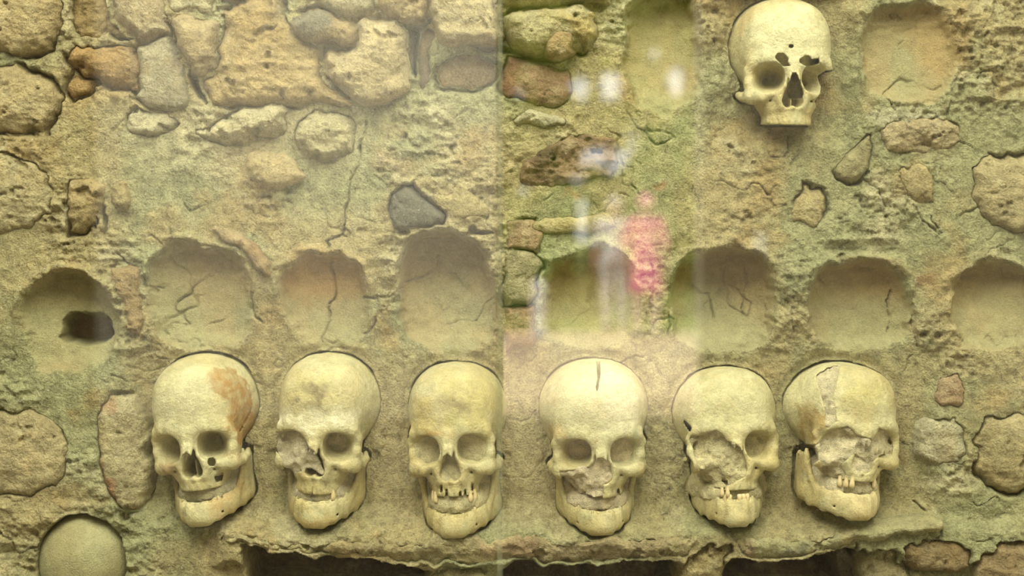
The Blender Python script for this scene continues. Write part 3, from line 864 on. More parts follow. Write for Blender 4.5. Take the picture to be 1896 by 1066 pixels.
def build_skull(name, label, nas, rot, scale, p):
    """nas: photo pixel of the nasion; rot: (pitch, roll, yaw) degrees"""
    s = 1.5
    root = empty(name)
    outline = []
    R = Euler([math.radians(a) for a in rot], 'XYZ').to_matrix()
    Rn = np.array(R)
    sc = np.array(scale) * 0.001
    nas_local = np.array((0, -91.0, 0)) * sc
    depth = p.get('depth', 0.042)
    Nw = to_world(nas[0], nas[1], depth)
    loc = Nw - Rn @ nas_local
    root.location = loc
    root.rotation_euler = R.to_euler()

    def px_of(X, Y, Z, deep=False):
        """photo pixel of local points"""
        lx, ly, lz = X * sc[0], -Y * sc[1], Z * sc[2]
        wx = Rn[0, 0] * lx + Rn[0, 1] * ly + Rn[0, 2] * lz + loc[0]
        wy = Rn[1, 0] * lx + Rn[1, 1] * ly + Rn[1, 2] * lz + loc[1]
        wz = Rn[2, 0] * lx + Rn[2, 1] * ly + Rn[2, 2] * lz + loc[2]
        t = F / (wy + D)
        if deep:
            return CX + wx * t, HZ - (wz - ZC) * t, wy
        return CX + wx * t, HZ - (wz - ZC) * t

    lo = (-80, -6, -82)
    hi = (80, 112, 104 * p.get('top', 1.0))
    X, Y, Z = axes(lo, hi, s)
    d, hull, orb, nose = cranium_sdf(X, Y, Z, p)
    PX, PY = px_of(X, Y, Z)
    PX, PY = PX.astype(np.float32), PY.astype(np.float32)
    fhull = smin(hull, ell(X, Y, Z, (0, 46, -22), (52, 42, 48)), 5)
    G3 = np.stack(np.broadcast_arrays(X, Y, Z), -1)
    rn = fbm(G3, 0.11, 2, 0.6, p.get('seed', 0))
    fills = []
    for poly, off in p.get('fill', []):
        reg = -poly_sd(PX, PY, poly) / 1.5 + 2.0 * rn
        shell = np.maximum(reg, -(hull + 15))
        d = smax(d, -np.maximum(shell, 20 - Y), 1.2)
        fills.append(np.maximum(np.maximum(fhull + off + 3.0 * rn, reg - 2.5), 15 - Y))
    for poly, dep in p.get('cut', []):
        reg = -poly_sd(PX, PY, poly) / 1.5 + 0.9 * rn
        d = smax(d, -np.maximum(np.maximum(reg, -(hull + dep)), 20 - Y), 0.8)
    if p.get('orbit_fill') is not None:
        for side, off in p['orbit_fill']:
            sel = np.where(X * side > 0, -99.0, 99.0)
            fills.append(np.maximum(np.maximum(Y - off + 1.6 * rn - 0.05 * (Z + 11), orb - 3), sel))
    if p.get('nose_fill') is not None:
        fills.append(np.maximum(Y - p['nose_fill'] + 1.8 * rn + 0.2 * (Z + 35), nose - 3))
    verts, f = surface_nets(d.astype(np.float32), lo, s)

    def finish(part, verts, f, mat, colfn, amp, parent):
        if part == 'mortar_fill':                                  # nothing is built of what lies buried in the wall
            verts, f = compact(verts, f[verts[f].max(1)[:, 1] > 22])
        nn = fbm(verts, 0.05, 3, 0.5, p.get('seed', 0) + 3)
        n2 = fbm(verts, 0.25, 2, 0.5, p.get('seed', 0) + 8)
        ctr = np.array((0, 30.0, -10))
        dirv = verts - ctr
        dirv /= np.linalg.norm(dirv, axis=1)[:, None] + 1e-6
        pv = verts + dirv * (amp[0] * nn + amp[1] * n2)[:, None]
        vv = np.stack([pv[:, 0] * sc[0], -pv[:, 1] * sc[1], pv[:, 2] * sc[2]], -1)
        qx, qy = px_of(verts[:, 0], verts[:, 1], verts[:, 2])
        if part != 'mortar_fill':
            sx, sy, wy = px_of(pv[:, 0], pv[:, 1], pv[:, 2], True)
            ok = wy < 0.020
            outline.append(np.stack([sx[ok], sy[ok]], -1))
        return mesh_obj(part, vv, f[:, ::-1], mat, parent, colfn(verts, qx, qy))

    def bone_col(vt, qx, qy):
        a = sstep(-0.35, 0.4, fbm(vt, 0.022, 4, 0.55, p.get('seed', 0) + 20))
        b = sstep(0.05, 0.5, fbm(vt, 0.05, 4, 0.6, p.get('seed', 0) + 30))
        low = sstep(-5, -60, vt[:, 2]) * 0.35
        c = BONE_P + (BONE_Y - BONE_P) * np.clip(0.65 * a + low + p.get('yellow', 0), 0, 1)[:, None]
        c = c + (BONE_G - c) * (0.55 * b)[:, None]
        mot = fbm(vt, 0.11, 4, 0.65, p.get('seed', 0) + 70)
        c = c * (1 + 0.16 * mot)[:, None]
        c = c + (BONE_Y * 0.85 - c) * (0.45 * sstep(0.12, 0.4, fbm(vt, 0.035, 5, 0.65, p.get('seed', 0) + 80)))[:, None]
        pit = sstep(0.32, 0.5, fbm(vt, 0.3, 2, 0.5, p.get('seed', 0) + 40)) * sstep(0.1, 0.4, fbm(vt, 0.04, 2, 0.5, p.get('seed', 0) + 45))
        c = c + (BONE_D * 1.3 - c) * (0.5 * pit)[:, None]
        w = 9 * fbm(vt, 0.09, 3, 0.6, p.get('seed', 0) + 50)
        for poly, colr, amt, soft in p.get('stain', []):
            m = amt * sstep(-soft, soft, poly_sd(qx, qy, poly) + w * 1.8) * (0.55 + 0.45 * sstep(-0.3, 0.3, fbm(vt, 0.12, 3, 0.6, 77)))
            c = c + (np.array(colr) - c) * m[:, None]
        return c

    def fill_col(vt, qx, qy):
        a = sstep(-0.4, 0.4, fbm(vt, 0.06, 4, 0.6, p.get('seed', 0) + 60))
        base = np.array(p.get('fill_color', FILLC))
        return base * 0.88 + (base * 1.22 - base * 0.88) * a[:, None]

    cr = finish('cranium', verts, f, M_BONE, bone_col, (1.1, 0.55), root)

    def put_tooth(parent, x, y, z, th, up, size):
        vs, fs = tooth_mesh(9.5 * size, 6.6 * size, 6.0 * size)
        if up:
            vs = vs * np.array((1, -1, -1))
        c, e = math.cos(th), math.sin(th)
        rv = np.stack([vs[:, 0] * c - vs[:, 1] * e, vs[:, 0] * e + vs[:, 1] * c, vs[:, 2]], -1)
        rv = rv * np.array(scale) + np.array((x * sc[0], -y * sc[1], z * sc[2]))
        mesh_obj('tooth', rv, fs, M_TOOTH, parent)

    for k in p.get('teeth_up', []):
        th = TEETH_A[k]
        x, y = UP_ARCH(th, 1.0)
        put_tooth(cr, x, y, -p.get('alv', 67.0) + 0.5, th, False, p.get('tooth_size', 1.0))

    if p.get('jaw', True):
        lo2 = (-64, 0, -12 - p.get('jb', 105.0))
        hi2 = (64, 104, -20)
        X2, Y2, Z2 = axes(lo2, hi2, s)
        dm = mandible_sdf(X2, Y2, Z2, p)
        jx = p.get('jaw_x', 0.0)
        QX, QY = px_of(X2 + jx, Y2, Z2)
        G4 = np.stack(np.broadcast_arrays(X2, Y2, Z2), -1)
        rj = fbm(G4, 0.11, 2, 0.6, p.get('seed', 0) + 4)
        for poly in p.get('jaw_cut', []):
            dm = smax(dm, poly_sd(QX.astype(np.float32), QY.astype(np.float32), poly) / 1.5 - rj, 1.5)
        vj, fj = surface_nets(dm.astype(np.float32), lo2, s)
        vj = vj + np.array((jx, 0, 0))
        jw = finish('mandible', vj, fj, M_BONE, bone_col, (0.7, 0.25), root)
        for k in p.get('teeth_lo', []):
            th = TEETH_A[k]
            x, y = LO_ARCH(th, 1.0)
            put_tooth(jw, x * p.get('jaw_w', 1.0) + jx, y, -p.get('jt', 80.0) - 1, th, True, 0.9)
        mo = p.get('mouth_fill')
        if mo:
            zm = -0.5 * (p.get('alv', 67.0) + p.get('jt', 80.0))
            body = ell(X2, Y2, Z2, (jx * 0.5, 44, zm), (40, mo, 23))
            body = smin(body, ell(X2, Y2, Z2, (0, 24, zm + 8), (50, 26, 34)), 6) + 1.6 * rj
            vm, fm = surface_nets(body.astype(np.float32), lo2, s)
            finish('mortar_fill', vm, fm, M_FILL, fill_col, (1.2, 1.6), root)
    if fills:
        fd = fills[0]
        for g in fills[1:]:
            fd = np.minimum(fd, g)
        vf, ff = surface_nets(np.ascontiguousarray(np.broadcast_to(fd, d.shape)).astype(np.float32), lo, s)
        if len(ff):
            finish('mortar_fill', vf, ff, M_FILL, fill_col, (1.0, 1.5), root)
    tag(root, label, 'skull', 'human skulls bedded in the wall')
    return np.concatenate(outline)


def P(origin, k, pts):
    return [(origin[0] + a / k, origin[1] + b / k) for a, b in pts]


O1, O2, O3, O4, O5, O6, O7 = (250, 640), (480, 640), (730, 640), (980, 640), (1230, 640), (1450, 640), (1340, 0)
KK = 2.96

SKULLS = [
    ('human_skull', 'pale skull with a large orange stain on its temple and a gaping dark nose hole',
     (345, 814), (6, -6, -13), (0.96, 1, 1.03), dict(top=0.92,
        seed=1, alv=63, jt=78, jb=103, mouth_fill=34, sockets=True, fill_color=(0.480, 0.432, 0.264),
        cut=[([(386, 848), (394, 846), (400, 853), (398, 862), (388, 862), (384, 856)], 14),
             (P(O1, KK, [(430, 715), (450, 695), (485, 690), (478, 735), (445, 752)]), 5),
             (P(O1, KK, [(568, 470), (574, 474), (612, 410), (645, 342), (638, 338), (604, 404)]), 3)],
        stain=[(P(O1, KK, [(385, 160), (470, 130), (545, 120), (610, 200), (655, 330), (660, 480), (590, 570), (540, 470), (512, 400), (515, 300), (440, 270)]), (0.34, 0.195, 0.05), 1.0, 5),
               (P(O1, KK, [(540, 330), (660, 320), (660, 560), (580, 560), (520, 460)]), BONE_O, 0.6, 8),
               (P(O1, KK, [(400, 830), (600, 660), (610, 760), (540, 920), (400, 960)]), BONE_O * 1.1, 0.55, 12),
               (P(O1, KK, [(110, 640), (235, 640), (235, 700), (180, 760), (120, 690)]), RUST * 1.05, 0.55, 7),
               (P(O1, KK, [(180, 180), (400, 130), (480, 380), (300, 440), (150, 430), (110, 300)]), BONE_P * 1.05, 0.6, 20),
               (P(O1, KK, [(520, 600), (600, 560), (620, 620), (560, 660)]), BONE_O, 0.35, 8)])),
    ('human_skull', 'skull with brown smudges on its forehead and crumbling mortar filling one eye socket',
     (580, 811), (6, 2, -9), (0.94, 1, 1.03), dict(top=0.905,
        seed=2, alv=69, jt=79, jb=107, mouth_fill=38, yellow=0.08, teeth_up=[9], fill_color=(0.588, 0.516, 0.330),
        fill=[(P(O2, KK, [(70, 475), (180, 470), (235, 490), (262, 520), (275, 560), (300, 580), (320, 640), (345, 690), (300, 660), (250, 660), (235, 690), (150, 710), (120, 610), (60, 540)]), 2.5)],
        orbit_fill=[(1, 50)],
        cut=[(P(O2, KK, [(287, 735), (293, 735), (293, 820), (287, 820)]), 5)],
        stain=[(P(O2, KK, [(190, 150), (420, 150), (440, 280), (380, 330), (230, 330), (170, 280)]), (0.44, 0.37, 0.13), 0.6, 18),
               (P(O2, KK, [(245, 210), (365, 210), (375, 285), (255, 285)]), BONE_D * 0.8, 1.0, 8),
               (P(O2, KK, [(205, 300), (350, 300), (350, 350), (215, 345)]), BONE_D * 0.8, 0.9, 8),
               (P(O2, KK, [(80, 360), (540, 350), (520, 460), (400, 430), (280, 470), (90, 440)]), (0.70, 0.66, 0.44), 0.8, 10),
               (P(O2, KK, [(200, 960), (400, 950), (390, 1010), (220, 1010)]), BONE_O * 1.2, 0.35, 8)])),
    ('human_skull', 'olive stained skull with both eye sockets filled with sand coloured mortar',
     (828, 817), (3, -3, -9), (0.94, 1, 1.04), dict(top=0.87,
        seed=3, alv=66, jt=88, jb=112, mouth_fill=39, yellow=0.25, teeth_up=[1, 2, 9, 10], teeth_lo=[1, 10], nose_fill=80.0, fill_color=(0.600, 0.528, 0.300),
        cut=[(P(O3, KK, [(x - 6, y), (x + 6, y), (x + 7, y + 45), (x - 7, y + 45)]), 3.2) for x, y in ((258, 760), (286, 788), (362, 795), (388, 785), (428, 755))],
        orbit_fill=[(1, 69), (-1, 71)], width=0.99,
        stain=[(P(O3, KK, [(110, 280), (190, 270), (230, 400), (210, 490), (110, 480)]), (0.40, 0.31, 0.10), 0.8, 8),
               (P(O3, KK, [(230, 180), (520, 150), (600, 300), (520, 450), (300, 440)]), (0.45, 0.39, 0.14), 0.75, 20),
               (P(O3, KK, [(230, 290), (400, 290), (400, 350), (240, 350)]), BONE_D, 0.8, 9),
               (P(O3, KK, [(110, 460), (320, 480), (310, 505), (120, 490)]), BONE_O, 0.45, 6)])),
    ('human_skull', 'broad cream skull with a dark crack running down from its crown',
     (1113, 824), (6, -1, 4), (0.99, 1, 1.03), dict(top=0.92,
        seed=4, alv=65, jt=82, jb=107, mouth_fill=36, width=1.04, teeth_lo=[0, 1], nose_fill=80.0, fill_color=(0.720, 0.606, 0.390), jaw_w=0.97,
        fill=[(P(O4, KK, [(165, 690), (330, 665), (375, 610), (440, 640), (452, 735), (402, 742), (405, 870), (300, 940), (240, 850), (235, 770), (180, 745)]), 2.2)],
        orbit_fill=[(1, 64), (-1, 54)],
        cut=[(P(O4, KK, [(366, 60), (384, 60), (388, 120), (386, 180), (376, 236), (369, 262), (366, 232), (375, 180), (372, 120)]), 16),
             (P(O4, KK, [(480, 790), (492, 780), (495, 850), (482, 850)]), 6)],
        stain=[(P(O4, KK, [(90, 200), (370, 90), (380, 300), (280, 430), (130, 400)]), (0.53, 0.54, 0.31), 0.5, 22),
               (P(O4, KK, [(400, 100), (560, 160), (650, 300), (600, 470), (420, 460)]), (0.70, 0.64, 0.43), 0.6, 20),
               (P(O4, KK, [(100, 430), (170, 440), (180, 500), (110, 480)]), BONE_O * 1.2, 0.4, 8)])),
    ('human_skull', 'skull with a mortar patch across one missing cheek and loose teeth in its short jaw',
     (1363, 809), (-3, -1, 5), (0.99, 1, 0.98), dict(top=0.885,
        seed=5, alv=66, jt=78, jb=108, jaw_w=0.84, mouth_fill=36, yellow=0.05, teeth_up=[3, 4], teeth_lo=[3, 4, 6, 7, 8], fill_color=(0.624, 0.546, 0.300), tooth_size=0.9,
        fill=[(P(O5, KK, [(140, 500), (180, 490), (290, 465), (340, 520), (420, 555), (452, 640), (440, 715), (400, 735), (340, 770), (300, 840), (190, 835), (170, 780), (200, 690), (170, 620)]), 2.5)],
        orbit_fill=[(1, 60)],
        cut=[(P(O5, KK, [(40, 590), (130, 600), (160, 640), (165, 720), (40, 730)]), 60),
             (P(O5, KK, [(100, 390), (150, 450), (140, 480), (110, 430)]), 12)],
        stain=[(P(O5, KK, [(100, 250), (350, 130), (620, 260), (630, 440), (400, 470), (170, 470)]), (0.53, 0.50, 0.28), 0.6, 20),
               (P(O5, KK, [(440, 540), (630, 520), (630, 680), (450, 760)]), (0.56, 0.45, 0.18), 0.5, 14)])),
    ('human_skull', 'turned skull with its mid face lost in rough mortar and a brown patched temple',
     (1603, 806), (0, 4, 17), (1.0, 1, 0.97), dict(top=0.89,
        seed=6, alv=58, jt=76, jb=104, mouth_fill=37, cut=[(P(O6, KK, [(40, 548), (150, 540), (215, 545), (205, 620), (150, 660), (40, 660)]), 60)], yellow=0.12, teeth_up=[2, 3, 4, 9], fill_color=(0.696, 0.606, 0.378), sockets=False, lo_sockets=False,
        fill=[(P(O6, KK, [(180, 160), (240, 120), (312, 108), (290, 200), (268, 290), (296, 415), (245, 440), (228, 350), (205, 260), (185, 190)]), 1.6),
              (P(O6, KK, [(180, 540), (285, 450), (350, 442), (400, 485), (500, 520), (520, 450), (575, 470), (600, 560), (590, 600), (540, 580), (480, 640), (395, 580), (320, 650), (345, 700), (330, 740), (250, 760), (210, 640)]), 2.5)],
        orbit_fill=[(1, 58)], nose_fill=84.0,
        stain=[(P(O6, KK, [(75, 330), (130, 320), (190, 350), (235, 400), (215, 500), (150, 545), (90, 460)]), (0.33, 0.235, 0.085), 1.0, 5),
               (P(O6, KK, [(340, 200), (540, 200), (570, 310), (420, 330), (330, 280)]), (0.47, 0.42, 0.15), 0.6, 18),
               (P(O6, KK, [(150, 560), (210, 560), (240, 690), (360, 800), (300, 860), (180, 760)]), (0.62, 0.47, 0.22), 0.6, 14),
               (P(O6, KK, [(220, 760), (600, 780), (600, 930), (400, 930)]), (0.62, 0.50, 0.26), 0.5, 16)])),
    ('human_skull', 'pale skull without a lower jaw, with a small round hole in its forehead',
     (1471, 127), (1, 1, 7), (0.97, 1, 0.98), dict(
        seed=7, alv=69, jaw=False, top=0.95, orbit=1.03,
        cut=[(P(O7, 4.265, [(538, 572), (576, 572), (604, 640), (632, 740), (620, 780), (510, 780), (498, 740), (522, 640)]), 40),
             (P(O7, 4.265, [(508, 352), (545, 346), (556, 364), (545, 384), (515, 380)]), 18),
             (P(O7, 4.265, [(400, 455), (425, 420), (470, 420), (510, 460), (505, 490), (530, 520), (470, 525), (435, 490)]), 14),
             (P(O7, 4.265, [(595, 470), (640, 436), (680, 450), (690, 470), (750, 460), (760, 500), (640, 520), (600, 495)]), 14),
             (P(O7, 4.265, [(765, 690), (735, 600), (800, 556), (905, 548), (1000, 640), (960, 900), (745, 880), (715, 800), (760, 740)]), 60)],
        stain=[(P(O7, 4.265, [(190, 100), (330, 10), (400, 20), (280, 80), (180, 180), (130, 300), (110, 260)]), BONE_O * 1.25, 0.45, 10),
               (P(O7, 4.265, [(250, 100), (700, 60), (820, 300), (600, 420), (300, 400), (200, 300)]), (0.66, 0.61, 0.36), 0.6, 20)])),
]

# the mortar is pressed back where each skull sits, so that only a thin joint shows round it
OUTLINES = [build_skull(*sk) for sk in SKULLS]
OUTLINES.append(np.stack([150 + 82 * np.cos(np.linspace(0, 6.283, 200)), 1045 + 91 * np.sin(np.linspace(0, 6.283, 200))], -1))
for pts in OUTLINES:
    cx, cy = 0.5 * (pts[:, 0].min() + pts[:, 0].max()), 0.5 * (pts[:, 1].min() + pts[:, 1].max())
    nb = 160
    ang = np.arctan2(pts[:, 1] - cy, pts[:, 0] - cx)
    rad = np.hypot(pts[:, 0] - cx, pts[:, 1] - cy)
    bins = np.zeros(nb)
    np.maximum.at(bins, ((ang + math.pi) / (2 * math.pi) * nb).astype(int) % nb, rad)
    bins = np.where(bins > 0, bins, bins.max() * 0.9)
    x0, x1, y0, y1 = cx - 200, cx + 200, cy - 240, cy + 240
    sub = (slice(*np.searchsorted(v, (y0, y1))), slice(*np.searchsorted(u, (x0, x1))))
    uu, vv = U[sub] + 2.5 * fbm(P2[sub], 0.08, 2, 0.5, 270), V[sub] + 2.5 * fbm(P2[sub], 0.08, 2, 0.5, 275)
    th = (np.arctan2(vv - cy, uu - cx) + math.pi) / (2 * math.pi) * nb - 0.5
    Rr = np.interp(th, np.arange(-1, nb + 1), np.concatenate([bins[-1:], bins, bins[:1]]))
    out = np.hypot(uu - cx, vv - cy) - Rr
    m = 1 - sstep(-2.0, 0.2 + 3.4 * sstep(0.3, 0.75, vnoise(P2[sub], 0.03, 280)), out)
    H[sub] = H[sub] * (1 - m) + m * np.minimum(H[sub], -56 + 16 * sstep(cy - 20, cy + 40, vv))
    H[sub] -= 4 * np.exp(-((out - 8) / 10) ** 2)

# ------------------------------------------------------------------ wall objects
wall = empty('wall_back', (0, 0, 0))
tag(wall, 'old rubble and lime mortar tower wall with rows of skulls and empty skull hollows', kind='structure')

W = np.stack([(U - CX) / 1500.0, -H / 1000.0, ZC - (V - HZ) / 1500.0], -1).reshape(-1, 3)
faces = grid_faces(len(u), len(v))
cols = np.clip(C, 0.01, 0.95).reshape(-1, 3)
fid = niche_id.reshape(-1)[faces].min(1)
# leave out mortar that would lie deep behind a stone: keep everything, it closes the wall
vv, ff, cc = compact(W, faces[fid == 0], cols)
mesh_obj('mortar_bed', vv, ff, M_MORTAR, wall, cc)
for k in range(len(NICHES)):
    sel = faces[fid == k + 1]
    if len(sel):
        vv, ff, cc = compact(W, sel, cols)
        o = mesh_obj('skull_niche', vv, ff, M_NICHE, wall, cc)
        o['label'] = 'smooth empty hollow left by a lost skull'

# the wall goes on round the part in view
uo = np.arange(-2600, 4500, 18.0)
vo = np.arange(-2000, 2570, 18.0)
UO, VO = np.meshgrid(uo, vo)
PO = np.stack([UO / 1.5, VO / 1.5, np.zeros_like(UO)], -1)
HO = 10 * fbm(PO, 0.008, 3, 0.5, 1) + 5 * fbm(PO, 0.03, 3, 0.5, 5) + 9 * np.clip(ridged(PO * np.array([0.55, 1.3, 1]), 0.035, 3, 50), -0.5, 0.9) * sstep(-0.25, 0.35, fbm(PO, 0.012, 3, 0.5, 40))
ins = (UO > -20) & (UO < 1916) & (VO > -20) & (VO < 1086)
HO = np.where(ins, -240, HO)
WO = np.stack([(UO - CX) / 1500.0, -HO / 1000.0, ZC - (VO - HZ) / 1500.0], -1).reshape(-1, 3)
fo = grid_faces(len(uo), len(vo))
fo = fo[~ins.reshape(-1)[fo].all(1)]
co = (TAN + (GREEN - TAN) * sstep(-0.3, 0.3, fbm(PO, 0.01, 3, 0.5, 80))[..., None]).reshape(-1, 3)
vv, ff, cc = compact(WO, fo, co)
mesh_obj('mortar_bed', vv, ff, M_MORTAR, wall, cc)

STONE_STAINS = [
    ([(520, 20), (610, 20), (620, 60), (560, 64)], (0.17, 0.17, 0.125), 0.75, 12),
    ([(1040, 40), (1100, 30), (1105, 75), (1060, 85)], (0.50, 0.36, 0.11), 0.6, 14),
    ([(990, 275), (1030, 270), (1035, 300), (1000, 318), (980, 300)], (0.09, 0.055, 0.035), 0.85, 12),
    ([(1090, 262), (1140, 262), (1120, 280), (1090, 276)], (0.12, 0.07, 0.05), 0.6, 8),
    ([(183, 870), (215, 890), (212, 930), (196, 918)], RUST * 1.1, 0.8, 6),
    ([(186, 735), (212, 730), (222, 765), (200, 760)], RUST * 1.3, 0.5, 7),
    ([(184, 840), (200, 850), (196, 880), (184, 870)], RUST * 1.3, 0.6, 6),
    ([(935, 995), (1240, 990), (1220, 1042), (930, 1040)], (0.29, 0.225, 0.125), 0.65, 10),
    ([(600, 1000), (760, 996), (760, 1036), (620, 1024)], (0.32, 0.25, 0.125), 0.5, 10),
    ([(880, 1000), (990, 996), (985, 1020), (900, 1024)], (0.40, 0.26, 0.15), 0.5, 8),
    ([(1440, 1008), (1500, 1000), (1480, 1032), (1430, 1034)], (0.14, 0.14, 0.10), 0.6, 8),
    ([(1360, 1005), (1390, 1000), (1390, 1030), (1366, 1026)], (0.46, 0.29, 0.19), 0.6, 8),
    ([(940, 95), (962, 98), (960, 180), (936, 170)], (0.24, 0.12, 0.075), 0.6, 8),
    ([(550, 76), (650, 82), (640, 96), (560, 84)], (0.24, 0.16, 0.075), 0.6, 6),
    ([(240, 80), (264, 90), (256, 150), (240, 150)], (0.36, 0.27, 0.14), 0.5, 8),
    ([(430, 20), (520, 20), (540, 90), (440, 80)], (0.36, 0.25, 0.09), 0.55, 20),
]


def build_stone(k, name, poly, front, bulge, edge, rgh, colr, gap, st=2.2):
    xs, ys = [q[0] for q in poly], [q[1] for q in poly]
    us = np.arange(min(xs) - 22, max(xs) + 23, st)
    vs_ = np.arange(min(ys) - 22, max(ys) + 23, st)
    a, b = np.meshgrid(us, vs_)
    pp = np.stack([a / 1.5, b / 1.5, np.zeros_like(a)], -1)
    aw = a + 12 * fbm(pp, 0.02, 3, 0.5, 20) + 13 * fbm(pp, 0.06, 3, 0.5, 24)
    bw = b + 12 * fbm(pp, 0.02, 3, 0.5, 30) + 13 * fbm(pp, 0.06, 3, 0.5, 34)
    sd = poly_sd(aw, bw, poly)
    t = np.clip((sd + 10) / (edge + 9), 0, 1)
    prof = np.sqrt(np.clip(1 - (1 - t) ** 2, 0, 1))
    far = max(sd.max(), 1)
    dome = 1 - (1 - np.clip(sd / far, 0, 1)) ** 2
    tx, tz = RNG.uniform(-1, 1, 2) * 0.035
    if name == 'ledge_slab':
        tx, tz = 0.0, 0.0
        front = front - 0.42 * np.clip(b - 1000, -20, 60) / 1.5
    tilt = (tx * (a - np.mean(xs)) + tz * (b - np.mean(ys))) / 1.5
    rr = rgh * (0.75 * fbm(pp, 0.03, 3, 0.55, 300 + k) + 0.55 * np.clip(ridged(pp * np.array([0.6, 1.2, 1]), 0.04, 4, 320 + k), -0.6, 0.8) + 0.40 * fbm(pp, 0.15, 3, 0.65, 340 + k)) + 0.7 * fbm(pp, 0.38, 2, 0.6, 350 + k)
    rr -= rgh * 0.9 * sstep(0.30, 0.5, fbm(pp, 0.06, 3, 0.6, 360 + k))
    h = -60 + (front + 60) * prof + bulge * (dome - 0.4) * prof + (tilt + rr) * prof
    if np.max(front) < -15:
        h = -190 + (front + 190) * prof + (tilt + rr) * prof
    w = np.stack([(a - CX) / 1500.0, -h / 1000.0, ZC - (b - HZ) / 1500.0], -1).reshape(-1, 3)
    fc = grid_faces(len(us), len(vs_))
    fc = fc[(sd.reshape(-1)[fc] > -11).all(1)]
    base = np.array(colr)
    n1 = fbm(pp, 0.02, 4, 0.55, 380 + k)[..., None]
    n2 = sstep(0.1, 0.5, fbm(pp, 0.05, 4, 0.6, 400 + k))[..., None]
    c = base * (1 + 0.22 * n1) + (PALE - base) * (0.30 * n2)
    c = c + (OCHRE - c) * (0.25 * sstep(0.1, 0.5, fbm(pp, 0.03, 3, 0.5, 420 + k)))[..., None]
    for poly2, col2, amt, soft in STONE_STAINS:
        m = amt * sstep(-soft, soft, poly_sd(aw, bw, poly2) + 0.8 * soft * fbm(pp, 0.06, 3, 0.6, 440))
        c = c + (np.array(col2) - c) * m[..., None]
    vv, ff, cc = compact(w, fc, np.clip(c, 0.01, 0.95).reshape(-1, 3))
    mesh_obj(name, vv, ff, M_STONE, wall, cc)


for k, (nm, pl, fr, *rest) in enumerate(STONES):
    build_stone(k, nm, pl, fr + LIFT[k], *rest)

# masonry above, below and beside the part in view
rg_o = np.random.default_rng(21)
for gy in range(-520, 1700, 150):
    for gx in range(-760, 2700, 190):
        cx, cy = gx + rg_o.uniform(-45, 45), gy + rg_o.uniform(-30, 30)
        if -130 < cx < 2030 and -120 < cy < 1190:
            continue
        if rg_o.random() < 0.35:
            continue
        n = 9
        a0 = rg_o.uniform(0, 6.28)
        rx, ry = rg_o.uniform(40, 74), rg_o.uniform(28, 50)
        pl = [(cx + rx * rg_o.uniform(0.8, 1.12) * math.cos(a0 + 6.283 * i / n), cy + ry * rg_o.uniform(0.8, 1.12) * math.sin(a0 + 6.283 * i / n)) for i in range(n)]
        build_stone(500 + gx % 37, 'rubble_stone', pl, 12, 12, 16, 7, np.array((0.42, 0.34, 0.175)) * rg_o.uniform(0.75, 1.12), 0, 6.0)

def skull_dome():
    root = empty('human_skull')
    s = 1.5
    lo, hi = (-75, -10, 0), (75, 100, 104)
    X, Y, Z = axes(lo, hi, s)
    br = smin(ell(X, Y, Z, (0, -12, 30), (69, 84, 68)), ell(X, Y, Z, (0, 33, 32), (59, 58, 62)), 14)
    vt, f = surface_nets(np.maximum(br, -Z + 3).astype(np.float32), lo, s)
    root.location = to_world(150, 1092, 0.0) + np.array((0, 0.068, 0))
    pv = vt + 0.8 * fbm(vt, 0.05, 3, 0.5, 3)[:, None]
    a = sstep(-0.3, 0.4, fbm(vt, 0.02, 4, 0.5, 9))[:, None]
    c = np.array((0.40, 0.38, 0.20)) * (1 - a) + np.array((0.36, 0.32, 0.155)) * a
    mesh_obj('cranium', np.stack([pv[:, 0], -pv[:, 1], pv[:, 2]], -1) * 0.001, f[:, ::-1], M_NICHE, root, c * 0.95)
    tag(root, 'dusty olive skull crown without a visible face, below the red flaked stone', 'skull', 'human skulls bedded in the wall')


skull_dome()

# ------------------------------------------------------------------ glass in front of the wall
GY = -0.40
win = tag(empty('window_1', (0, GY, 0)), 'clear glass screen of two panes standing before the skull wall', kind='structure')


def pane(x0, x1, z0, z1, turn):
    hinge = x1 if abs(x1) < abs(x0) else x0
    c, s_ = math.cos(turn), math.sin(turn)
    vs = []
    for x in (x0, x1):
        for y in (-0.004, 0.004):
            for z in (z0, z1):
                dx = x - hinge
                vs.append((hinge + dx * c - y * s_, dx * s_ + y * c, z))
    f = [[0, 1, 3, 2], [4, 6, 7, 5], [0, 4, 5, 1], [2, 3, 7, 6], [0, 2, 6, 4], [1, 5, 7, 3]]
    return mesh_obj('pane', np.array(vs), np.array(f), M_GLASS, win, smooth=False)


KG = F / (D + GY)
pane(-1.5, (919 - CX) / KG, 0.25, 2.9, math.radians(-2.6))
pane((932 - CX) / KG, 1.5, 0.25, 2.9, 0.0)

ms, nts, bs = nodes('clear_sealant')
bs.inputs['Base Color'].default_value = (0.22, 0.23, 0.13, 1)
bs.inputs['Roughness'].default_value = 0.4
bs.inputs['Alpha'].default_value = 0.22
box('sealant_strip', ((920.5 - CX) / KG, -0.003, 0.25), ((930.5 - CX) / KG, 0.003, 2.9), ms, win)

# ------------------------------------------------------------------ the room in front of the wall
FY = -12.5          # inner face of the entrance wall


def structure(o, label):
    return tag(o, label, kind='structure')


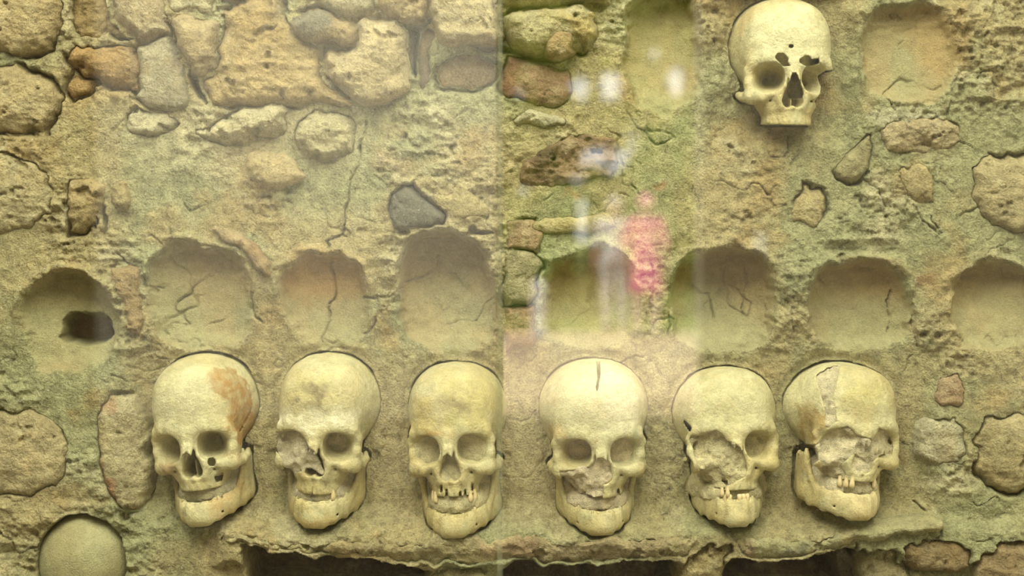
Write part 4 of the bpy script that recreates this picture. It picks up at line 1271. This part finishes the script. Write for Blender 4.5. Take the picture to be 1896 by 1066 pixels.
structure(box('floor', (-4.0, FY - 0.3, -0.1), (3.2, 0.3, 0.0), M_FLOOR), 'dark flagstone floor of the chapel')
structure(box('ceiling', (-4.0, FY - 0.3, 3.4), (3.2, 0.3, 3.5), M_PLASTER), 'plastered chapel ceiling')
structure(box('wall_left', (-4.2, FY - 0.3, -0.1), (-4.0, 0.3, 3.5), M_DARKWOOD), 'dark timber lined side wall of the chapel')
structure(box('wall_right', (3.2, FY - 0.3, -0.1), (3.4, 0.3, 3.5), M_PLASTER), 'plastered side wall of the chapel')
wf = structure(empty('wall_front', (0, FY, 0)), 'plastered entrance wall with a tall open doorway')


def refl_x(px, L):
    return (px - CX) * L / F


def path_len(y):
    return (D + GY) + (GY - y)


LD = path_len(FY)
dx0, dx1 = refl_x(905, LD), refl_x(1296, LD)
box('wall_panel', (-4.0, -0.3, 0), (dx0, 0, 3.4), M_PLASTER, wf)
box('wall_panel', (dx1, -0.3, 0), (3.2, 0, 3.4), M_PLASTER, wf)
box('lintel', (dx0, -0.3, 3.0), (dx1, 0, 3.4), M_PLASTER, wf)

# ------------------------------------------------------------------ outside, seen mirrored in the glass
structure(box('ground_forecourt', (-30, -23.2, -0.22), (30, FY - 0.3, -0.02), M_GROUND), 'sunlit pale paved forecourt')
structure(box('ground_lawn', (-60, -90, -0.24), (60, -23.2, -0.04), M_GRASS), 'park lawn beyond the forecourt')

M_LEAF = plain('leaf_green', (0.14, 0.22, 0.03), 0.5)
M_LEAF2 = plain('leaf_yellow_green', (0.30, 0.33, 0.05), 0.5)
M_BARK = plain('bark', (0.14, 0.10, 0.07), 0.9)


def tree(x, y, h, rad, n, mat, label, seed):
    rg = np.random.default_rng(seed)
    root = empty('park_tree', (x, y, -0.04))
    # trunk
    k = 10
    vs, fs = [], []
    for j, (z, r) in enumerate([(0, 0.26), (0.3, 0.18), (h * 0.3, 0.15), (h * 0.6, 0.10), (h * 0.85, 0.04)]):
        for i in range(k):
            a = 2 * math.pi * i / k
            vs.append((r * math.cos(a) + 0.05 * math.sin(j * 2.1), r * math.sin(a), z))
    for j in range(4):
        for i in range(k):
            a, b = j * k + i, j * k + (i + 1) % k
            fs.append((a, b, b + k, a + k))
    mesh_obj('trunk', np.array(vs), np.array(fs), M_BARK, root)
    # leaves
    nc = 26
    ctr = rg.normal(0, 1, (nc, 3))
    ctr /= np.linalg.norm(ctr, axis=1)[:, None]
    ctr = ctr * rg.uniform(0.3, 1, (nc, 1)) * np.array((rad, rad, h * 0.36)) + np.array((0, 0, h * 0.62))
    pts = ctr[rg.integers(0, nc, n)] + rg.normal(0, 0.26 * rad, (n, 3))
    # open gaps in the crown where the sky shows through
    Lp = (D + GY) + (GY - (pts[:, 1] + y))
    gx, gy = CX + (pts[:, 0] + x) * F / Lp, HZ - (pts[:, 2] - 0.04 - ZC) * F / Lp
    keep = np.ones(n, bool)
    for cx, cy, cr in ((960, 170, 14), (1072, 165, 22), (1131, 158, 24), (1256, 150, 26), (1172, 300, 16), (1212, 100, 14), (1135, 385, 14)):
        keep &= np.hypot(gx - cx, (gy - cy) * 0.8) > cr + 5
    pts = pts[keep]
    n = len(pts)
    d1 = rg.normal(0, 1, (n, 3))
    d1 /= np.linalg.norm(d1, axis=1)[:, None]
    d2 = np.cross(d1, rg.normal(0, 1, (n, 3)))
    d2 /= np.linalg.norm(d2, axis=1)[:, None]
    L, w = 0.22, 0.11
    quad = np.stack([pts - d1 * L, pts + d2 * w, pts + d1 * L, pts - d2 * w], 1).reshape(-1, 3)
    o = mesh_obj('foliage', quad, np.arange(n * 4).reshape(-1, 4), mat, root, smooth=False)
    o['kind'] = 'stuff'
    tag(root, label, 'tree', 'park trees opposite the doorway')


tree(-0.6, -34, 8.0, 2.1, 22000, M_LEAF2, 'yellow green park tree standing behind the person in pink', 1)
tree(3.6, -41, 9.0, 2.4, 22000, M_LEAF2, 'broad yellow green park tree farther back on the lawn', 2)
tree(0.6, -50, 10.5, 3.0, 28000, M_LEAF, 'tall dark green park tree at the far end of the lawn', 3)
tree(12.5, -60, 10.0, 3.0, 16000, M_LEAF, 'dark green park tree beyond the broad yellow green one', 4)


def hedge(x0, x1, y, h, label, seed):
    rg = np.random.default_rng(seed)
    n = 9000
    root = empty('hedge', (0.5 * (x0 + x1), y, -0.04))
    hw = 0.5 * (x1 - x0)
    pts = np.stack([rg.uniform(-hw, hw, n), rg.normal(0, 0.35, n), rg.uniform(0.05, 1, n) ** 0.8 * h], -1)
    pts[:, 2] *= 1 + 0.14 * np.sin(pts[:, 0] * 2.3 + seed) + 0.08 * np.sin(pts[:, 0] * 5.1)
    d1 = rg.normal(0, 1, (n, 3))
    d1 /= np.linalg.norm(d1, axis=1)[:, None]
    d2 = np.cross(d1, rg.normal(0, 1, (n, 3)))
    d2 /= np.linalg.norm(d2, axis=1)[:, None]
    quad = np.stack([pts - d1 * 0.13, pts + d2 * 0.07, pts + d1 * 0.13, pts - d2 * 0.07], 1).reshape(-1, 3)
    o = mesh_obj('foliage', quad, np.arange(n * 4).reshape(-1, 4), M_LEAF, root, smooth=False)
    o['kind'] = 'stuff'
    for x in np.linspace(-hw + 0.4, hw - 0.4, 6):
        box('stem', (x - 0.03, -0.03, 0), (x + 0.03, 0.03, h * 0.7), M_BARK, root)
    tag(root, label, 'hedge', 'hedges along the lawn')


hedge(-5.2, 0.9, -28.5, 1.9, 'clipped leafy hedge behind the short white post', 11)
hedge(1.1, 7.5, -28.5, 2.35, 'clipped leafy hedge behind the person in pink', 12)


def person(x, y, h, yaw, top_c, leg_c, hair_c, label, dress):
    root = empty('person', (x, y, -0.02))
    root.rotation_euler = (0, 0, yaw)
    k = h / 1.7
    s = 0.0115
    skin = plain('skin', (0.50, 0.31, 0.22), 0.6)
    lo, hi = (-0.40, -0.20, -0.01), (0.40, 0.24, 1.74)
    X, Y, Z = axes(lo, hi, s)
    A = np.abs(X)
    B = lambda pts, kk=0.03: chain(A, Y, Z, pts, kk)
    torso = B([((0.0, 0, 0.95), 0.115), ((0.0, 0, 1.12), 0.105), ((0.0, 0, 1.32), 0.115)], 0.05)
    hips = B([((0.08, 0, 0.90), 0.10), ((0.02, 0, 0.98), 0.11)], 0.05)
    sh = B([((0.0, 0, 1.40), 0.07), ((0.16, 0, 1.39), 0.055)], 0.05)
    leg = B([((0.09, 0, 0.88), 0.085), ((0.10, 0.01, 0.50), 0.058), ((0.10, -0.02, 0.10), 0.040)])
    foot = B([((0.10, -0.03, 0.045), 0.042), ((0.115, 0.13, 0.035), 0.034)])
    arm = B([((0.17, 0, 1.38), 0.052), ((0.23, -0.02, 1.12), 0.042), ((0.25, 0.05, 0.88), 0.030)])
    palm = ell(A, Y, Z, (0.253, 0.062, 0.82), (0.022, 0.042, 0.05))
    hand = palm
    for i in range(4):
        fy = 0.092 - i * 0.021
        ln = (0.070, 0.080, 0.074, 0.056)[i]
        hand = smin(hand, chain(A, Y, Z, [((0.253, fy, 0.80), 0.0105), ((0.250, fy, 0.79 - ln * 0.55), 0.010), ((0.238, fy, 0.79 - ln), 0.009)], 0.006), 0.008)
    hand = smin(hand, chain(A, Y, Z, [((0.250, 0.085, 0.845), 0.012), ((0.238, 0.118, 0.80), 0.0105), ((0.230, 0.122, 0.775), 0.009)], 0.006), 0.008)
    neck = B([((0, 0.0, 1.40), 0.055), ((0, 0.02, 1.50), 0.05)])
    head = smin(ell(X, Y, Z, (0, 0.015, 1.59), (0.078, 0.096, 0.115)), cap(X, Y, Z, (0, 0.055, 1.53), (0, 0.065, 1.505), 0.05, 0.035), 0.04)
    head = smin(head, cap(X, Y, Z, (0, 0.105, 1.60), (0, 0.125, 1.575), 0.010, 0.014), 0.012)
    head = smin(head, ell(A, Y, Z, (0.078, 0.005, 1.585), (0.012, 0.022, 0.032)), 0.01)
    head = smax(head, -ell(A, Y, Z, (0.032, 0.112, 1.60), (0.018, 0.012, 0.010)), 0.008)
    head = smax(head, -ell(X, Y, Z, (0, 0.115, 1.535), (0.025, 0.008, 0.004)), 0.004)
    body = torso
    for g, q in ((hips, 0.05), (sh, 0.05), (leg, 0.03), (foot, 0.03), (arm, 0.03), (hand, 0.015), (neck, 0.03), (head, 0.025)):
        body = smin(body, g, q)

    def out(nm, vol, mat):
        vt, f = surface_nets(np.ascontiguousarray(np.broadcast_to(vol, np.broadcast_shapes(X.shape, Y.shape, Z.shape))).astype(np.float32), lo, s)
        vt = vt * k
        return mesh_obj(nm, np.stack([-vt[:, 0], vt[:, 1], vt[:, 2]], -1), f[:, ::-1], mat, root)

    out('body', body, skin)
    upper = smin(smin(torso, hips, 0.05), sh, 0.05) - 0.012
    sleeve = np.maximum(arm - 0.012, 1.10 - Z)
    low = 0.92
    if dress:
        skirt = np.maximum(np.sqrt(X ** 2 + (Y * 1.2) ** 2) - (0.15 + 0.16 * np.clip((1.0 - Z), 0, 1)), np.abs(Z - 0.80) - 0.24)
        upper = smin(upper, skirt, 0.03)
        low = 0.56
    shirt = np.maximum(np.maximum(smin(upper, sleeve, 0.02), low - Z), Z - 1.455)
    out('dress' if dress else 'shirt', shirt, plain('cloth_upper', top_c, 0.8))
    tr = np.maximum(np.maximum(smin(leg, hips, 0.03) - 0.010, 0.10 - Z), Z - 0.98)
    out('trousers', tr, plain('cloth_lower', leg_c, 0.8))
    hair = np.maximum(smax(ell(X, Y, Z, (0, 0.0, 1.61), (0.094, 0.108, 0.122)), -ell(X, Y, Z, (0, 0.13, 1.55), (0.07, 0.09, 0.10)), 0.02), 1.48 - Z)
    out('hat' if dress else 'hair', hair, plain('head_cover', hair_c, 0.8))
    shoe = np.maximum(foot - 0.008, Z - 0.10)
    leather = plain('shoe_leather', (0.55, 0.52, 0.48), 0.6)
    for sg in (-1, 1):
        out('shoe', np.maximum(np.maximum(shoe, -Z), sg * X), leather)
    tag(root, label, 'person', 'visitors mirrored in the glass')


LP = 24.0
PYY = GY - (LP - (D + GY))
person(refl_x(1196, LP), PYY, 1.60, 0.0, (0.92, 0.24, 0.42), (0.80, 0.66, 0.56), (1.0, 0.22, 0.50), 'person in a pink dress and hat standing outside the doorway', True)
person(refl_x(1140, LP), PYY - 0.3, 1.58, 0.15, (0.85, 0.84, 0.82), (0.62, 0.64, 0.66), (0.7, 0.68, 0.66), 'person in a white shirt and grey trousers standing outside the doorway', False)
M_WHITE = plain('white_paint', (0.8, 0.78, 0.75))
bl = empty('bollard', (refl_x(997, LP), PYY, -0.02))
box('base', (-0.11, -0.11, 0), (0.11, 0.11, 0.05), M_WHITE, bl)
box('post', (-0.08, -0.08, 0.04), (0.08, 0.08, 0.60), M_WHITE, bl)
cv = np.array([(-0.1, -0.1, 0.59), (0.1, -0.1, 0.59), (0.1, 0.1, 0.59), (-0.1, 0.1, 0.59), (0, 0, 0.67)])
mesh_obj('cap', cv, [np.array([[3, 2, 1, 0]]), np.array([[0, 1, 4], [1, 2, 4], [2, 3, 4], [3, 0, 4]])], M_WHITE, bl, smooth=False)
tag(bl, 'short white square post on the forecourt beside the visitors', 'bollard')
